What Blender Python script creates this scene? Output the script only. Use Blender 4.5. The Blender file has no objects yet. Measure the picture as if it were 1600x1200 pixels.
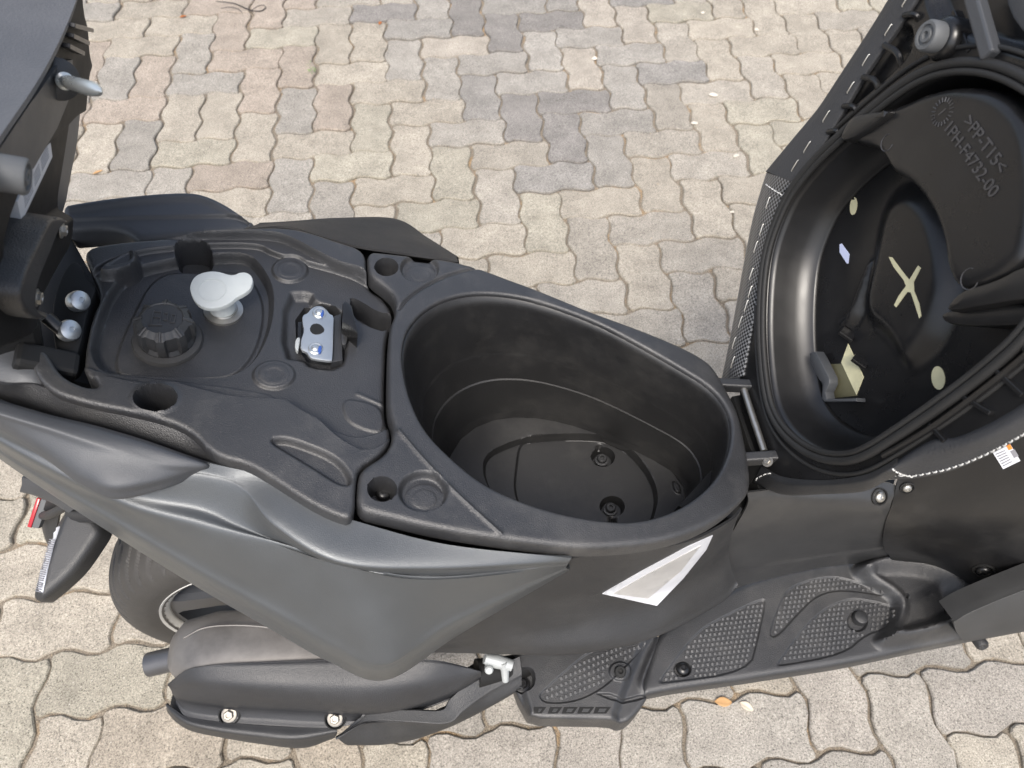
import bpy, math, random
import numpy as np
from mathutils import Vector, Matrix
from mathutils.geometry import delaunay_2d_cdt

random.seed(11)
RNG = np.random.default_rng(11)
SC = bpy.context.scene
COL = SC.collection

# ------------------------------------------------------------------ camera
F = 1200.0                                   # focal length in photo pixels (1600 wide)
CAM = np.array([0.44765, -1.84107, 1.44721])
PITCH, ROLL, YAW = 0.967865, 0.0117932, -0.1344572
_cy, _sy = math.cos(YAW), math.sin(YAW)
_r = np.array([_cy, _sy, 0.0]); _fh = np.array([-_sy, _cy, 0.0])
FWD = math.cos(PITCH) * _fh + np.array([0, 0, -math.sin(PITCH)])
_up = math.sin(PITCH) * _fh + np.array([0, 0, math.cos(PITCH)])
RIGHT = math.cos(ROLL) * _r + math.sin(ROLL) * _up
UP = -math.sin(ROLL) * _r + math.cos(ROLL) * _up
cam_data = bpy.data.cameras.new('camera')
cam = bpy.data.objects.new('camera', cam_data)
COL.objects.link(cam)
M = Matrix(((RIGHT[0], UP[0], -FWD[0], CAM[0]), (RIGHT[1], UP[1], -FWD[1], CAM[1]),
            (RIGHT[2], UP[2], -FWD[2], CAM[2]), (0, 0, 0, 1)))
cam.matrix_world = M
cam_data.sensor_width = 36.0
cam_data.lens = F / 1600 * 36
cam_data.clip_start = 0.01
cam_data.clip_end = 500
cam_data.dof.use_dof = True
cam_data.dof.focus_distance = 0.98
cam_data.dof.aperture_fstop = 8.0
SC.camera = cam

# ------------------------------------------------------------------ light
SUN_EL, SUN_AZ = math.radians(58), math.radians(196)     # azimuth clockwise from +Y
world = bpy.data.worlds.new('World'); SC.world = world
world.use_nodes = True
wn = world.node_tree.nodes; wl = world.node_tree.links
wn.clear()
wo = wn.new('ShaderNodeOutputWorld'); bg = wn.new('ShaderNodeBackground'); sky = wn.new('ShaderNodeTexSky')
sky.sky_type = 'NISHITA'; sky.sun_disc = False
sky.sun_elevation = SUN_EL; sky.sun_rotation = SUN_AZ
sky.air_density = 1.0; sky.dust_density = 4.0; sky.ozone_density = 1.0
bg.inputs['Strength'].default_value = 0.15
hs = wn.new('ShaderNodeHueSaturation'); hs.inputs['Saturation'].default_value = 0.72      # hazy, whitened sky
wl.new(sky.outputs[0], hs.inputs['Color']); wl.new(hs.outputs[0], bg.inputs[0]); wl.new(bg.outputs[0], wo.inputs[0])
sl = bpy.data.lights.new('sun', 'SUN'); sl.energy = 1.5; sl.angle = math.radians(19); sl.color = (1.0, 0.95, 0.87)
so = bpy.data.objects.new('sun', sl); COL.objects.link(so)
sd = Vector((math.sin(SUN_AZ) * math.cos(SUN_EL), math.cos(SUN_AZ) * math.cos(SUN_EL), math.sin(SUN_EL)))
so.rotation_euler = sd.to_track_quat('Z', 'Y').to_euler()
SC.view_settings.view_transform = 'Standard'
SC.view_settings.look = 'None'
SC.view_settings.exposure = 0.88
SC.view_settings.gamma = 1.0
SC.view_settings.use_curve_mapping = False
SC.render.engine = 'CYCLES'

# ------------------------------------------------------------------ maths helpers
def ray(u, v):
    return (u - 800) / F * RIGHT - (v - 600) / F * UP + FWD

def at(u, v, z):
    d = ray(u, v)
    return CAM + (z - CAM[2]) / d[2] * d

def nrm(a):
    a = np.array(a, float)
    return a / np.linalg.norm(a)

class Plane:
    def __init__(s, o, e1, e2):
        s.o = np.array(o, float); s.e1 = nrm(e1); s.e2 = nrm(e2); s.n = nrm(np.cross(s.e1, s.e2))
    def W(s, st, w=0.0):
        st = np.asarray(st, float)
        w = np.asarray(w, float)
        return s.o + st[..., 0:1] * s.e1 + st[..., 1:2] * s.e2 + w[..., None] * s.n
    def hit(s, u, v, w=0.0):
        d = ray(u, v)
        t = ((s.o + w * s.n - CAM) @ s.n) / (d @ s.n)
        return CAM + t * d
    def st(s, u, v, w=0.0):
        p = s.hit(u, v, w) - s.o
        return np.array([p @ s.e1, p @ s.e2])
    def sts(s, pts, w=0.0):
        return np.array([s.st(u, v, w) for u, v in pts])

DECK = Plane((.37, -1.3, .74), (1, 0, -.2), (0, 1, 0))
SEAT = Plane((.815, -1.38, .645), (.235, 0, .972), (0, 1, 0))        # underside of the raised seat, faces the rear
PILL = Plane((.05, -1.2, .83), (0, 1, 0), (.34, 0, .94))            # underside of the raised pillion seat, faces forward
FLOOR = Plane((.9, -1.5, .305), (1, 0, 0), (0, 1, 0))
STEP = Plane((.55, -1.58, .31), (1, 0, 0), (0, 1, 0))
BUCKET = Plane((.6, -1.35, .45), (1, 0, 0), (0, 1, 0))

def dk(u, v, w=0.0):
    return DECK.hit(u, v, w)

def chaikin(p, n=2, closed=True):
    p = np.asarray(p, float)
    for _ in range(n):
        if closed:
            q = np.roll(p, -1, 0)
            a = .75 * p + .25 * q; b = .25 * p + .75 * q
            p = np.stack([a, b], 1).reshape(-1, p.shape[1])
        else:
            a = .75 * p[:-1] + .25 * p[1:]; b = .25 * p[:-1] + .75 * p[1:]
            m = np.stack([a, b], 1).reshape(-1, p.shape[1])
            p = np.vstack([p[:1], m, p[-1:]])
    return p

def resample(p, step=None, n=None, closed=True):
    p = np.asarray(p, float)
    if closed: p = np.vstack([p, p[:1]])
    L = np.r_[0, np.cumsum(np.linalg.norm(np.diff(p, axis=0), axis=1))]
    if n is None: n = max(4, int(round(L[-1] / step)))
    t = np.linspace(0, L[-1], n + 1)[:-1] if closed else np.linspace(0, L[-1], n)
    return np.stack([np.interp(t, L, p[:, k]) for k in range(p.shape[1])], 1)

def catmull(P, t):
    """P (n,3) control points, t in [0,n-1]"""
    P = np.asarray(P, float); n = len(P)
    Q = np.vstack([2 * P[0] - P[1], P, 2 * P[-1] - P[-2]])
    i = np.clip(np.floor(t).astype(int), 0, n - 2); f = (t - i)[:, None]
    p0, p1, p2, p3 = Q[i], Q[i + 1], Q[i + 2], Q[i + 3]
    return .5 * ((2 * p1) + (-p0 + p2) * f + (2 * p0 - 5 * p1 + 4 * p2 - p3) * f ** 2 + (-p0 + 3 * p1 - 3 * p2 + p3) * f ** 3)

def inside(P, poly):
    x, y = P[:, 0:1], P[:, 1:2]
    a = poly; b = np.roll(poly, -1, 0)
    out = np.zeros(len(P), bool)
    for k in range(0, len(P), 4000):
        X, Y = x[k:k + 4000], y[k:k + 4000]
        c = (a[:, 1] > Y) != (b[:, 1] > Y)
        xi = (b[:, 0] - a[:, 0]) * (Y - a[:, 1]) / (b[:, 1] - a[:, 1] + 1e-15) + a[:, 0]
        out[k:k + 4000] = (np.sum(c & (X < xi), 1) % 2) == 1
    return out

def segdist(P, poly, closed=True):
    a = poly if closed else poly[:-1]
    b = np.roll(poly, -1, 0) if closed else poly[1:]
    d = b - a; L2 = np.sum(d * d, 1) + 1e-18
    out = np.empty(len(P))
    for k in range(0, len(P), 3000):
        q = P[k:k + 3000, None, :] - a[None]
        t = np.clip(np.sum(q * d, 2) / L2, 0, 1)
        r = q - t[..., None] * d
        out[k:k + 3000] = np.sqrt(np.min(np.sum(r * r, 2), 1))
    return out

def sdist(P, poly):
    d = segdist(P, poly)
    return np.where(inside(P, poly), d, -d)

def sstep(x):
    x = np.clip(x, 0, 1)
    return x * x * (3 - 2 * x)

# ------------------------------------------------------------------ materials
def nodes(name):
    m = bpy.data.materials.new(name); m.use_nodes = True
    nt = m.node_tree
    b = nt.nodes['Principled BSDF']
    return m, nt, b

def N(nt, t, **kw):
    n = nt.nodes.new(t)
    for k, v in kw.items(): setattr(n, k, v)
    return n

def ramp(nt, src, stops):
    r = N(nt, 'ShaderNodeValToRGB')
    e = r.color_ramp.elements
    while len(e) < len(stops): e.new(0.5)
    for i, (p, c) in enumerate(stops):
        e[i].position = p; e[i].color = (c, c, c, 1) if not isinstance(c, tuple) else c + (1,)
    nt.links.new(src, r.inputs[0])
    return r

def plastic(name, col, rough=.5, grain=900., bump=.15, spec=.5, metal=0., dust=.0, mott=.12, dist=.0006, scratch=0.0, coat=0.0):
    m, nt, b = nodes(name); L = nt.links
    tc = N(nt, 'ShaderNodeTexCoord')
    n1 = N(nt, 'ShaderNodeTexNoise'); n1.inputs['Scale'].default_value = grain; n1.inputs['Detail'].default_value = 2
    L.new(tc.outputs['Object'], n1.inputs['Vector'])
    n2 = N(nt, 'ShaderNodeTexNoise'); n2.inputs['Scale'].default_value = 17; n2.inputs['Detail'].default_value = 6; n2.inputs['Roughness'].default_value = .65
    L.new(tc.outputs['Object'], n2.inputs['Vector'])
    c = ramp(nt, n2.outputs[0], [(.3, tuple(x * (1 - mott) for x in col)), (.7, tuple(x * (1 + mott) for x in col))])
    out = c.outputs[0]
    if dust:
        n3 = N(nt, 'ShaderNodeTexVoronoi'); n3.inputs['Scale'].default_value = 230
        L.new(tc.outputs['Object'], n3.inputs['Vector'])
        r3 = ramp(nt, n3.outputs['Distance'], [(.03, 1.0), (.09, 0.0)])
        n4 = N(nt, 'ShaderNodeTexNoise'); n4.inputs['Scale'].default_value = 60
        L.new(tc.outputs['Object'], n4.inputs['Vector'])
        r4 = ramp(nt, n4.outputs[0], [(.52, 0.0), (.62, 1.0)])
        mm = N(nt, 'ShaderNodeMath', operation='MULTIPLY'); L.new(r3.outputs[0], mm.inputs[0]); L.new(r4.outputs[0], mm.inputs[1])
        m2 = N(nt, 'ShaderNodeMath', operation='MULTIPLY'); L.new(mm.outputs[0], m2.inputs[0]); m2.inputs[1].default_value = dust
        n5 = N(nt, 'ShaderNodeTexNoise'); n5.inputs['Scale'].default_value = 9; n5.inputs['Detail'].default_value = 8; n5.inputs['Roughness'].default_value = .72
        L.new(tc.outputs['Object'], n5.inputs['Vector'])
        r5 = ramp(nt, n5.outputs[0], [(.5, 0.0), (.75, dust * .22)])
        ad = N(nt, 'ShaderNodeMath', operation='ADD'); L.new(m2.outputs[0], ad.inputs[0]); L.new(r5.outputs[0], ad.inputs[1])
        mx = N(nt, 'ShaderNodeMixRGB'); L.new(ad.outputs[0], mx.inputs[0]); L.new(out, mx.inputs[1]); mx.inputs[2].default_value = (.22, .21, .19, 1)
        out = mx.outputs[0]
    L.new(out, b.inputs['Base Color'])
    rr = ramp(nt, n2.outputs[0], [(.3, max(0, rough - .06)), (.7, min(1, rough + .06))])
    L.new(rr.outputs[0], b.inputs['Roughness'])
    b.inputs['Metallic'].default_value = metal
    b.inputs['Specular IOR Level'].default_value = spec
    if coat:
        b.inputs['Coat Weight'].default_value = coat; b.inputs['Coat Roughness'].default_value = .25
    hsrc = n1.outputs[0]
    if scratch:
        mp = N(nt, 'ShaderNodeMapping'); mp.inputs['Scale'].default_value = (400, 30, 60); mp.inputs['Rotation'].default_value = (.2, .3, .9)
        L.new(tc.outputs['Object'], mp.inputs[0])
        ns = N(nt, 'ShaderNodeTexNoise'); ns.inputs['Scale'].default_value = 1; ns.inputs['Detail'].default_value = 3
        L.new(mp.outputs[0], ns.inputs['Vector'])
        rs = ramp(nt, ns.outputs[0], [(.6, 0.0), (.75, scratch)])
        ad = N(nt, 'ShaderNodeMath', operation='ADD'); L.new(hsrc, ad.inputs[0]); L.new(rs.outputs[0], ad.inputs[1]); hsrc = ad.outputs[0]
    bp = N(nt, 'ShaderNodeBump'); bp.inputs['Strength'].default_value = bump; bp.inputs['Distance'].default_value = dist
    L.new(hsrc, bp.inputs['Height']); L.new(bp.outputs[0], b.inputs['Normal'])
    return m

def flat(name, col, rough=.5, metal=0., spec=.5):
    return plastic(name, col, rough, 600, .05, spec, metal, 0, .08)

MT = {}
MT['deck'] = plastic('textured black plastic', (.0245, .025, .027), .43, 820, .9, .75, dust=.85, dist=.0006)
MT['bucket'] = plastic('smooth black plastic', (.0165, .0165, .017), .42, 700, .3, .6, dust=.5, scratch=.5)
MT['cover'] = plastic('satin graphite paint', (.098, .105, .111), .37, 1100, .6, .5, metal=.5, mott=.04, dust=.15, dist=.0004)
MT['rail'] = plastic('matt grey paint', (.066, .070, .077), .50, 1000, .5, .55, metal=.3, mott=.04, dist=.0005)
MT['dark'] = plastic('matt dark plastic', (.018, .0185, .020), .46, 800, .9, .7, dust=.3, dist=.0006)
MT['black'] = plastic('gloss black plastic', (.009, .009, .0095), .30, 500, .06, .5, scratch=.25, dust=.1)
MT['shield'] = plastic('scuffed black plastic', (.028, .0285, .0295), .38, 600, .15, .6, scratch=.5, dust=.4)
MT['void'] = flat('shade black', (.004, .004, .004), .7)  # near-black colour stands in for shade in gaps, slots and recesses
MT['rubber'] = plastic('black rubber', (.018, .018, .018), .62, 500, .2, .4)
MT['rubbergrey'] = plastic('grey rubber', (.10, .105, .11), .6, 500, .15, .4)
MT['tyre'] = plastic('tyre rubber', (.042, .040, .038), .62, 350, .4, .5, dust=.4)
MT['zinc'] = plastic('zinc plated steel', (.50, .53, .55), .40, 300, .1, .5, metal=.85, mott=.1)
MT['steel'] = plastic('dull steel', (.42, .41, .38), .40, 300, .2, .5, metal=.9, mott=.2)
MT['white'] = flat('white plastic', (.50, .53, .52), .45)
MT['alloy'] = plastic('cast alloy', (.42, .44, .44), .5, 200, .3, .5, metal=.3)
MT['blue'] = flat('blue paint mark', (.03, .08, .30), .5)
MT['foam'] = plastic('cream foam', (.60, .57, .37), .85, 220, .6, .2, mott=.18)
MT['label'] = flat('white label', (.56, .58, .62), .55)
MT['labelblue'] = flat('pale blue label', (.55, .60, .80), .5)
MT['print'] = flat('grey print', (.22, .22, .24), .6)
MT['orange'] = flat('orange print', (.72, .22, .03), .55)
MT['red'] = flat('red reflector', (.35, .012, .02), .2)
MT['muffler'] = plastic('heat stained steel', (.158, .151, .145), .50, 180, .2, .5, metal=.45, mott=.25, dust=.3)
MT['pipe'] = plastic('dark steel pipe', (.12, .12, .125), .42, 300, .2, .5, metal=.7)
MT['fabric'] = plastic('grey vinyl', (.040, .041, .044), .62, 420, .5, .4, dist=.0012)
MT['thread'] = flat('white thread', (.62, .62, .60), .8)
MT['emblem'] = plastic('silver badge', (.50, .49, .475), .34, 200, .03, .5, metal=.2)
MT['emblemwhite'] = flat('white badge edge', (.56, .57, .60), .4)
MT['stripe'] = flat('white rim stripe', (.58, .58, .56), .45)
MT['rim'] = plastic('grey wheel paint', (.085, .09, .10), .36, 400, .1, .5, metal=.4)
MT['lens'] = flat('clear lens', (.55, .57, .62), .12)

MT['capgrey'] = plastic('grey black plastic', (.036, .0365, .037), .46, 700, .3, .6)
MT['dull'] = plastic('dull black plastic', (.008, .008, .0085), .6, 500, .2, .25)
MT['vinyl'] = plastic('sunlit seat vinyl', (.085, .088, .095), .55, 420, .5, .5, dist=.0012)  # lighter copy of the grey vinyl, direct sun put into its colour
MT['zinclight'] = plastic('bright zinc', (.60, .63, .62), .30, 300, .1, .5, metal=.8, mott=.1)
MT['legblack'] = plastic('black inner shield', (.009, .009, .0095), .33, 500, .1, .5, scratch=.4, dust=.35)
MT['covermatte'] = plastic('matt black cover', (.017, .017, .0185), .55, 1100, .4, .3, dist=.0005)
MT['traymatte'] = plastic('black tray plastic', (.011, .011, .0117), .30, 600, .06, .45, dust=.2)
MT['shieldtex'] = plastic('textured heat shield', (.024, .025, .028), .43, 900, .8, .65, metal=.1, dist=.0006, dust=.2)
MT['boltsteel'] = plastic('weathered bolt', (.24, .225, .20), .46, 300, .2, .5, metal=.7, mott=.2)
MT['grit'] = plastic('sandy grit', (.40, .31, .20), .9, 90, .2, .2, mott=.6)
MT['gasket'] = plastic('grey rubber gasket', (.045, .045, .045), .6, 500, .3, .4, dust=.3)
MT['emboss'] = flat('worn black moulding', (.045, .045, .048), .35)
MT['olive'] = flat('olive shelf', (.10, .095, .055), .5)
MT['steelbright'] = flat('bright staple wire', (.55, .54, .50), .35, metal=.6)
MT['liner'] = plastic('semi gloss black liner', (.010, .010, .0105), .37, 500, .05, .6, dust=.1)
MT['leafred'] = plastic('rusty leaf', (.34, .13, .05), .8, 200, .3, .2, mott=.4)
MT['leaftan'] = plastic('tan leaf', (.50, .30, .14), .8, 200, .3, .2, mott=.35)
MT['leafpale'] = plastic('pale leaf', (.58, .50, .40), .8, 200, .3, .2, mott=.3)
MT['weed'] = plastic('weed leaf', (.16, .30, .05), .6, 200, .1, .3, mott=.3)
MT['twig'] = plastic('dark twig', (.05, .045, .045), .8, 300, .4, .2, mott=.3)
MT['pebble'] = plastic('pale stone', (.60, .55, .47), .85, 250, .4, .2, mott=.15)

def carbon():
    m, nt, b = nodes('carbon look vinyl'); L = nt.links
    tc = N(nt, 'ShaderNodeTexCoord')
    ck = N(nt, 'ShaderNodeTexChecker'); ck.inputs['Scale'].default_value = 330
    mp = N(nt, 'ShaderNodeMapping'); mp.inputs['Rotation'].default_value = (0.5, 0, 0); mp.inputs['Scale'].default_value = (0, 1, 1)
    L.new(tc.outputs['Object'], mp.inputs[0]); L.new(mp.outputs[0], ck.inputs['Vector'])
    ck.inputs['Color1'].default_value = (.010, .010, .011, 1); ck.inputs['Color2'].default_value = (.15, .155, .16, 1)
    L.new(ck.outputs['Color'], b.inputs['Base Color'])
    b.inputs['Roughness'].default_value = .28
    bp = N(nt, 'ShaderNodeBump'); bp.inputs['Strength'].default_value = .6; bp.inputs['Distance'].default_value = .001
    L.new(ck.outputs['Fac'], bp.inputs['Height']); L.new(bp.outputs[0], b.inputs['Normal'])
    return m
MT['carbon'] = carbon()

def paver_mat():
    m, nt, b = nodes('paver concrete'); L = nt.links
    oi = N(nt, 'ShaderNodeObjectInfo'); tc = N(nt, 'ShaderNodeTexCoord'); ge = N(nt, 'ShaderNodeNewGeometry')
    pos = ge.outputs['Position']
    def noise(s, d=3, r=.6):
        n = N(nt, 'ShaderNodeTexNoise'); n.inputs['Scale'].default_value = s; n.inputs['Detail'].default_value = d; n.inputs['Roughness'].default_value = r
        L.new(pos, n.inputs['Vector']); return n.outputs[0]
    def mul(a, c, fac=1.0):
        x = N(nt, 'ShaderNodeMixRGB', blend_type='MULTIPLY'); x.inputs[0].default_value = fac
        L.new(a, x.inputs[1]); L.new(c, x.inputs[2]); return x.outputs[0]
    c = oi.outputs['Color']
    c = mul(c, ramp(nt, noise(13, 7, .7), [(.3, .74), (.7, 1.17)]).outputs[0])
    c = mul(c, ramp(nt, noise(330, 3, .75), [(.34, .34), (.46, .92), (.56, 1.05), (.68, 1.45)]).outputs[0])
    c = mul(c, ramp(nt, noise(800, 2, .6), [(.32, .72), (.6, 1.12)]).outputs[0])
    # dark aggregate grains, stronger on some blocks than on others
    v = N(nt, 'ShaderNodeTexVoronoi'); v.inputs['Scale'].default_value = 190; L.new(pos, v.inputs['Vector'])
    g = ramp(nt, v.outputs['Distance'], [(.16, 0.30), (.30, 1.0)])
    v2 = N(nt, 'ShaderNodeTexNoise'); v2.inputs['Scale'].default_value = 120; L.new(pos, v2.inputs['Vector'])
    g2 = ramp(nt, v2.outputs[0], [(.50, 0.0), (.58, 1.0)])
    k = N(nt, 'ShaderNodeMath', operation='MULTIPLY'); L.new(oi.outputs['Random'], k.inputs[0]); L.new(g2.outputs[0], k.inputs[1])
    x = N(nt, 'ShaderNodeMixRGB', blend_type='MULTIPLY'); L.new(k.outputs[0], x.inputs[0]); L.new(c, x.inputs[1]); L.new(g.outputs[0], x.inputs[2]); c = x.outputs[0]
    # pale chips
    v3 = N(nt, 'ShaderNodeTexVoronoi'); v3.inputs['Scale'].default_value = 75; L.new(pos, v3.inputs['Vector'])
    g3 = ramp(nt, v3.outputs['Distance'], [(.06, .55), (.12, 0.0)])
    x = N(nt, 'ShaderNodeMixRGB'); L.new(g3.outputs[0], x.inputs[0]); L.new(c, x.inputs[1]); x.inputs[2].default_value = (.62, .58, .52, 1); c = x.outputs[0]
    # sand dust settling along the lower edges of the blocks
    L.new(c, b.inputs['Base Color'])
    b.inputs['Roughness'].default_value = .92
    b.inputs['Specular IOR Level'].default_value = .25
    bp = N(nt, 'ShaderNodeBump'); bp.inputs['Strength'].default_value = .55; bp.inputs['Distance'].default_value = .002
    ad = N(nt, 'ShaderNodeMath', operation='ADD'); L.new(noise(260, 4, .7), ad.inputs[0]); L.new(noise(45, 3), ad.inputs[1])
    L.new(ad.outputs[0], bp.inputs['Height']); L.new(bp.outputs[0], b.inputs['Normal'])
    return m
MT['paver'] = paver_mat()

def sand_mat():
    m, nt, b = nodes('joint sand'); L = nt.links
    ge = N(nt, 'ShaderNodeNewGeometry')
    n = N(nt, 'ShaderNodeTexNoise'); n.inputs['Scale'].default_value = 5.5; n.inputs['Detail'].default_value = 7; n.inputs['Roughness'].default_value = .7
    L.new(ge.outputs['Position'], n.inputs['Vector'])
    r = ramp(nt, n.outputs[0], [(.30, (.19, .165, .13)), (.54, (.26, .22, .17)), (.64, (.36, .25, .14)), (.70, (.36, .29, .19))])
    n2 = N(nt, 'ShaderNodeTexNoise'); n2.inputs['Scale'].default_value = 420; n2.inputs['Detail'].default_value = 3
    L.new(ge.outputs['Position'], n2.inputs['Vector'])
    r2 = ramp(nt, n2.outputs[0], [(.35, .5), (.65, 1.3)])
    x = N(nt, 'ShaderNodeMixRGB', blend_type='MULTIPLY'); x.inputs[0].default_value = 1
    L.new(r.outputs[0], x.inputs[1]); L.new(r2.outputs[0], x.inputs[2]); L.new(x.outputs[0], b.inputs['Base Color'])
    b.inputs['Roughness'].default_value = .95
    bp = N(nt, 'ShaderNodeBump'); bp.inputs['Strength'].default_value = .8; bp.inputs['Distance'].default_value = .003
    L.new(n2.outputs[0], bp.inputs['Height']); L.new(bp.outputs[0], b.inputs['Normal'])
    return m
MT['sand'] = sand_mat()

# ------------------------------------------------------------------ object helpers
def mk(name, verts, faces, mat, parent=None, smooth=True, angle=38, label=None, kind=None):
    me = bpy.data.meshes.new(name)
    me.from_pydata([tuple(map(float, v)) for v in verts], [], [tuple(map(int, f)) for f in faces])
    me.validate()
    if smooth:
        me.polygons.foreach_set('use_smooth', [True] * len(me.polygons))
        me.set_sharp_from_angle(angle=math.radians(angle))
    me.materials.append(MT[mat] if isinstance(mat, str) else mat)
    o = bpy.data.objects.new(name, me); COL.objects.link(o)
    if parent: o.parent = parent
    if label: o['label'] = label
    if kind: o['kind'] = kind
    return o

def thing(o, label, cat, group=None):
    o['label'] = label; o['category'] = cat
    if group: o['group'] = group
    return o

class Bag:
    """collects pieces that become ONE mesh"""
    def __init__(s): s.v = []; s.f = []
    def add(s, v, f):
        k = len(s.v); s.v += [tuple(map(float, p)) for p in v]; s.f += [tuple(i + k for i in q) for q in f]
    def build(s, name, mat, parent=None, **kw): return mk(name, s.v, s.f, mat, parent, **kw)

def frame(axis):
    a = nrm(axis)
    h = np.array([1., 0, 0]) if abs(a[0]) < .8 else np.array([0, 1., 0])
    x = nrm(np.cross(h, a)); y = np.cross(a, x)
    return x, y, a

def lathe_vf(pos, axis, prof, n=24, xdir=None):
    x, y, a = frame(axis); pos = np.array(pos, float)
    V = []; Fc = []
    for r, h in prof:
        for k in range(n):
            t = 2 * math.pi * k / n
            V.append(pos + a * h + r * (math.cos(t) * x + math.sin(t) * y))
    for j in range(len(prof) - 1):
        for k in range(n):
            k2 = (k + 1) % n
            Fc.append((j * n + k, j * n + k2, (j + 1) * n + k2, (j + 1) * n + k))
    Fc.append(tuple(range(n - 1, -1, -1))); Fc.append(tuple((len(prof) - 1) * n + k for k in range(n)))
    return V, Fc

def lathe(name, pos, axis, prof, mat, parent, n=24, **kw):
    V, Fc = lathe_vf(pos, axis, prof, n)
    return mk(name, V, Fc, mat, parent, **kw)

def tube_vf(path, r, n=10, flat=None):
    P = np.asarray(path, float); m = len(P)
    rr = np.full(m, r) if np.isscalar(r) else np.asarray(r)
    T = np.gradient(P, axis=0)
    V = []; Fc = []
    x, y, a = frame(T[0])
    for i in range(m):
        t = nrm(T[i])
        x = nrm(x - t * (x @ t)); y = np.cross(t, x)
        for k in range(n):
            an = 2 * math.pi * k / n
            V.append(P[i] + rr[i] * (math.cos(an) * x + math.sin(an) * y))
    for i in range(m - 1):
        for k in range(n):
            k2 = (k + 1) % n
            Fc.append((i * n + k, i * n + k2, (i + 1) * n + k2, (i + 1) * n + k))
    Fc.append(tuple(range(n - 1, -1, -1))); Fc.append(tuple((m - 1) * n + k for k in range(n)))
    return V, Fc

def tube(name, path, r, mat, parent, n=12, smoothpath=True, m=None, closed=False, **kw):
    P = np.asarray(path, float)
    if smoothpath and len(P) > 2:
        P = catmull(P, np.linspace(0, len(P) - 1, m or (len(P) - 1) * 6 + 1))
    V, Fc = tube_vf(P, r if np.isscalar(r) or len(np.atleast_1d(r)) == len(P) else np.interp(np.linspace(0, 1, len(P)), np.linspace(0, 1, len(r)), r), n)
    return mk(name, V, Fc, mat, parent, **kw)

def sweep_vf(centers, ry, rz, n=24, power=2.0):
    """elliptical body whose sections stand across world x-ish direction"""
    C = np.asarray(centers, float); m = len(C)
    T = np.gradient(C, axis=0); V = []; Fc = []
    for i in range(m):
        t = nrm(T[i]); s = nrm(np.cross((0, 0, 1.), t)); u = np.cross(t, s)
        for k in range(n):
            an = 2 * math.pi * k / n
            ca, sa = math.cos(an), math.sin(an)
            ca = math.copysign(abs(ca) ** (2 / power), ca); sa = math.copysign(abs(sa) ** (2 / power), sa)
            V.append(C[i] + s * ry[i] * ca + u * rz[i] * sa)
    for i in range(m - 1):
        for k in range(n):
            k2 = (k + 1) % n
            Fc.append((i * n + k, i * n + k2, (i + 1) * n + k2, (i + 1) * n + k))
    Fc.append(tuple(range(n - 1, -1, -1))); Fc.append(tuple((m - 1) * n + k for k in range(n)))
    return V, Fc

def prism_vf(pl, st, w0, w1, bev=0.0, holes=None):
    """outline in plane coordinates extruded from w0 (back) to w1 (front) with a bevelled front edge"""
    st = np.asarray(st, float)
    ar = np.sum(st[:, 0] * np.roll(st[:, 1], -1) - np.roll(st[:, 0], -1) * st[:, 1])
    if ar < 0: st = st[::-1]
    n = len(st)
    V = []; Fc = []
    loops = [(st, w0)]
    if bev:
        d1 = st - np.roll(st, 1, 0); d2 = np.roll(st, -1, 0) - st
        nn = np.stack([-(d1[:, 1] / (np.linalg.norm(d1, axis=1) + 1e-9) + d2[:, 1] / (np.linalg.norm(d2, axis=1) + 1e-9)),
                       d1[:, 0] / (np.linalg.norm(d1, axis=1) + 1e-9) + d2[:, 0] / (np.linalg.norm(d2, axis=1) + 1e-9)], 1)
        nn /= (np.linalg.norm(nn, axis=1, keepdims=True) + 1e-9)
        loops += [(st, w1 - bev), (st + nn * bev * .3, w1 - bev * .3), (st + nn * bev, w1)]
    else: loops += [(st, w1)]
    for s, w in loops: V += list(pl.W(s, np.full(n, w)))
    for j in range(len(loops) - 1):
        for k in range(n):
            k2 = (k + 1) % n
            Fc.append((j * n + k, j * n + k2, (j + 1) * n + k2, (j + 1) * n + k))
    top = (len(loops) - 1) * n
    from mathutils.geometry import tessellate_polygon
    tris = tessellate_polygon([[Vector((p[0], p[1], 0)) for p in loops[-1][0]]])
    for t in tris:
        a, b, c = t
        A, B, Cc = (loops[-1][0][i] for i in (a, b, c))
        if (B[0] - A[0]) * (Cc[1] - A[1]) - (B[1] - A[1]) * (Cc[0] - A[0]) < 0: a, c = c, a
        Fc.append((top + a, top + b, top + c)); Fc.append((c, b, a))
    return V, Fc

def prism(name, pl, px, w0, w1, mat, parent, bev=.0015, round_=2, wref=None, **kw):
    st = pl.sts(px, w1 if wref is None else wref)
    if round_: st = chaikin(st, round_)
    V, Fc = prism_vf(pl, st, w0, w1, bev)
    return mk(name, V, Fc, mat, parent, **kw)

class Feat:
    """a relief feature on a panel: polygon set to height w (or added), with a soft wall of given width"""
    def __init__(s, px, w, fall=.004, mode='set', closed=True, rnd=2, dome=0.0, wref=None, lift=None):
        s.px, s.w, s.fall, s.mode, s.closed, s.rnd, s.dome, s.wref, s.lift = px, w, fall, mode, closed, rnd, dome, wref, lift

def ell(cx, cy, rx, ry=None, n=20, rot=0.0):
    ry = ry or rx
    c, s_ = math.cos(math.radians(rot)), math.sin(math.radians(rot))
    return [(cx + rx * math.cos(t) * c - ry * math.sin(t) * s_, cy + rx * math.cos(t) * s_ + ry * math.sin(t) * c)
            for t in np.linspace(0, 2 * math.pi, n, endpoint=False)]

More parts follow.
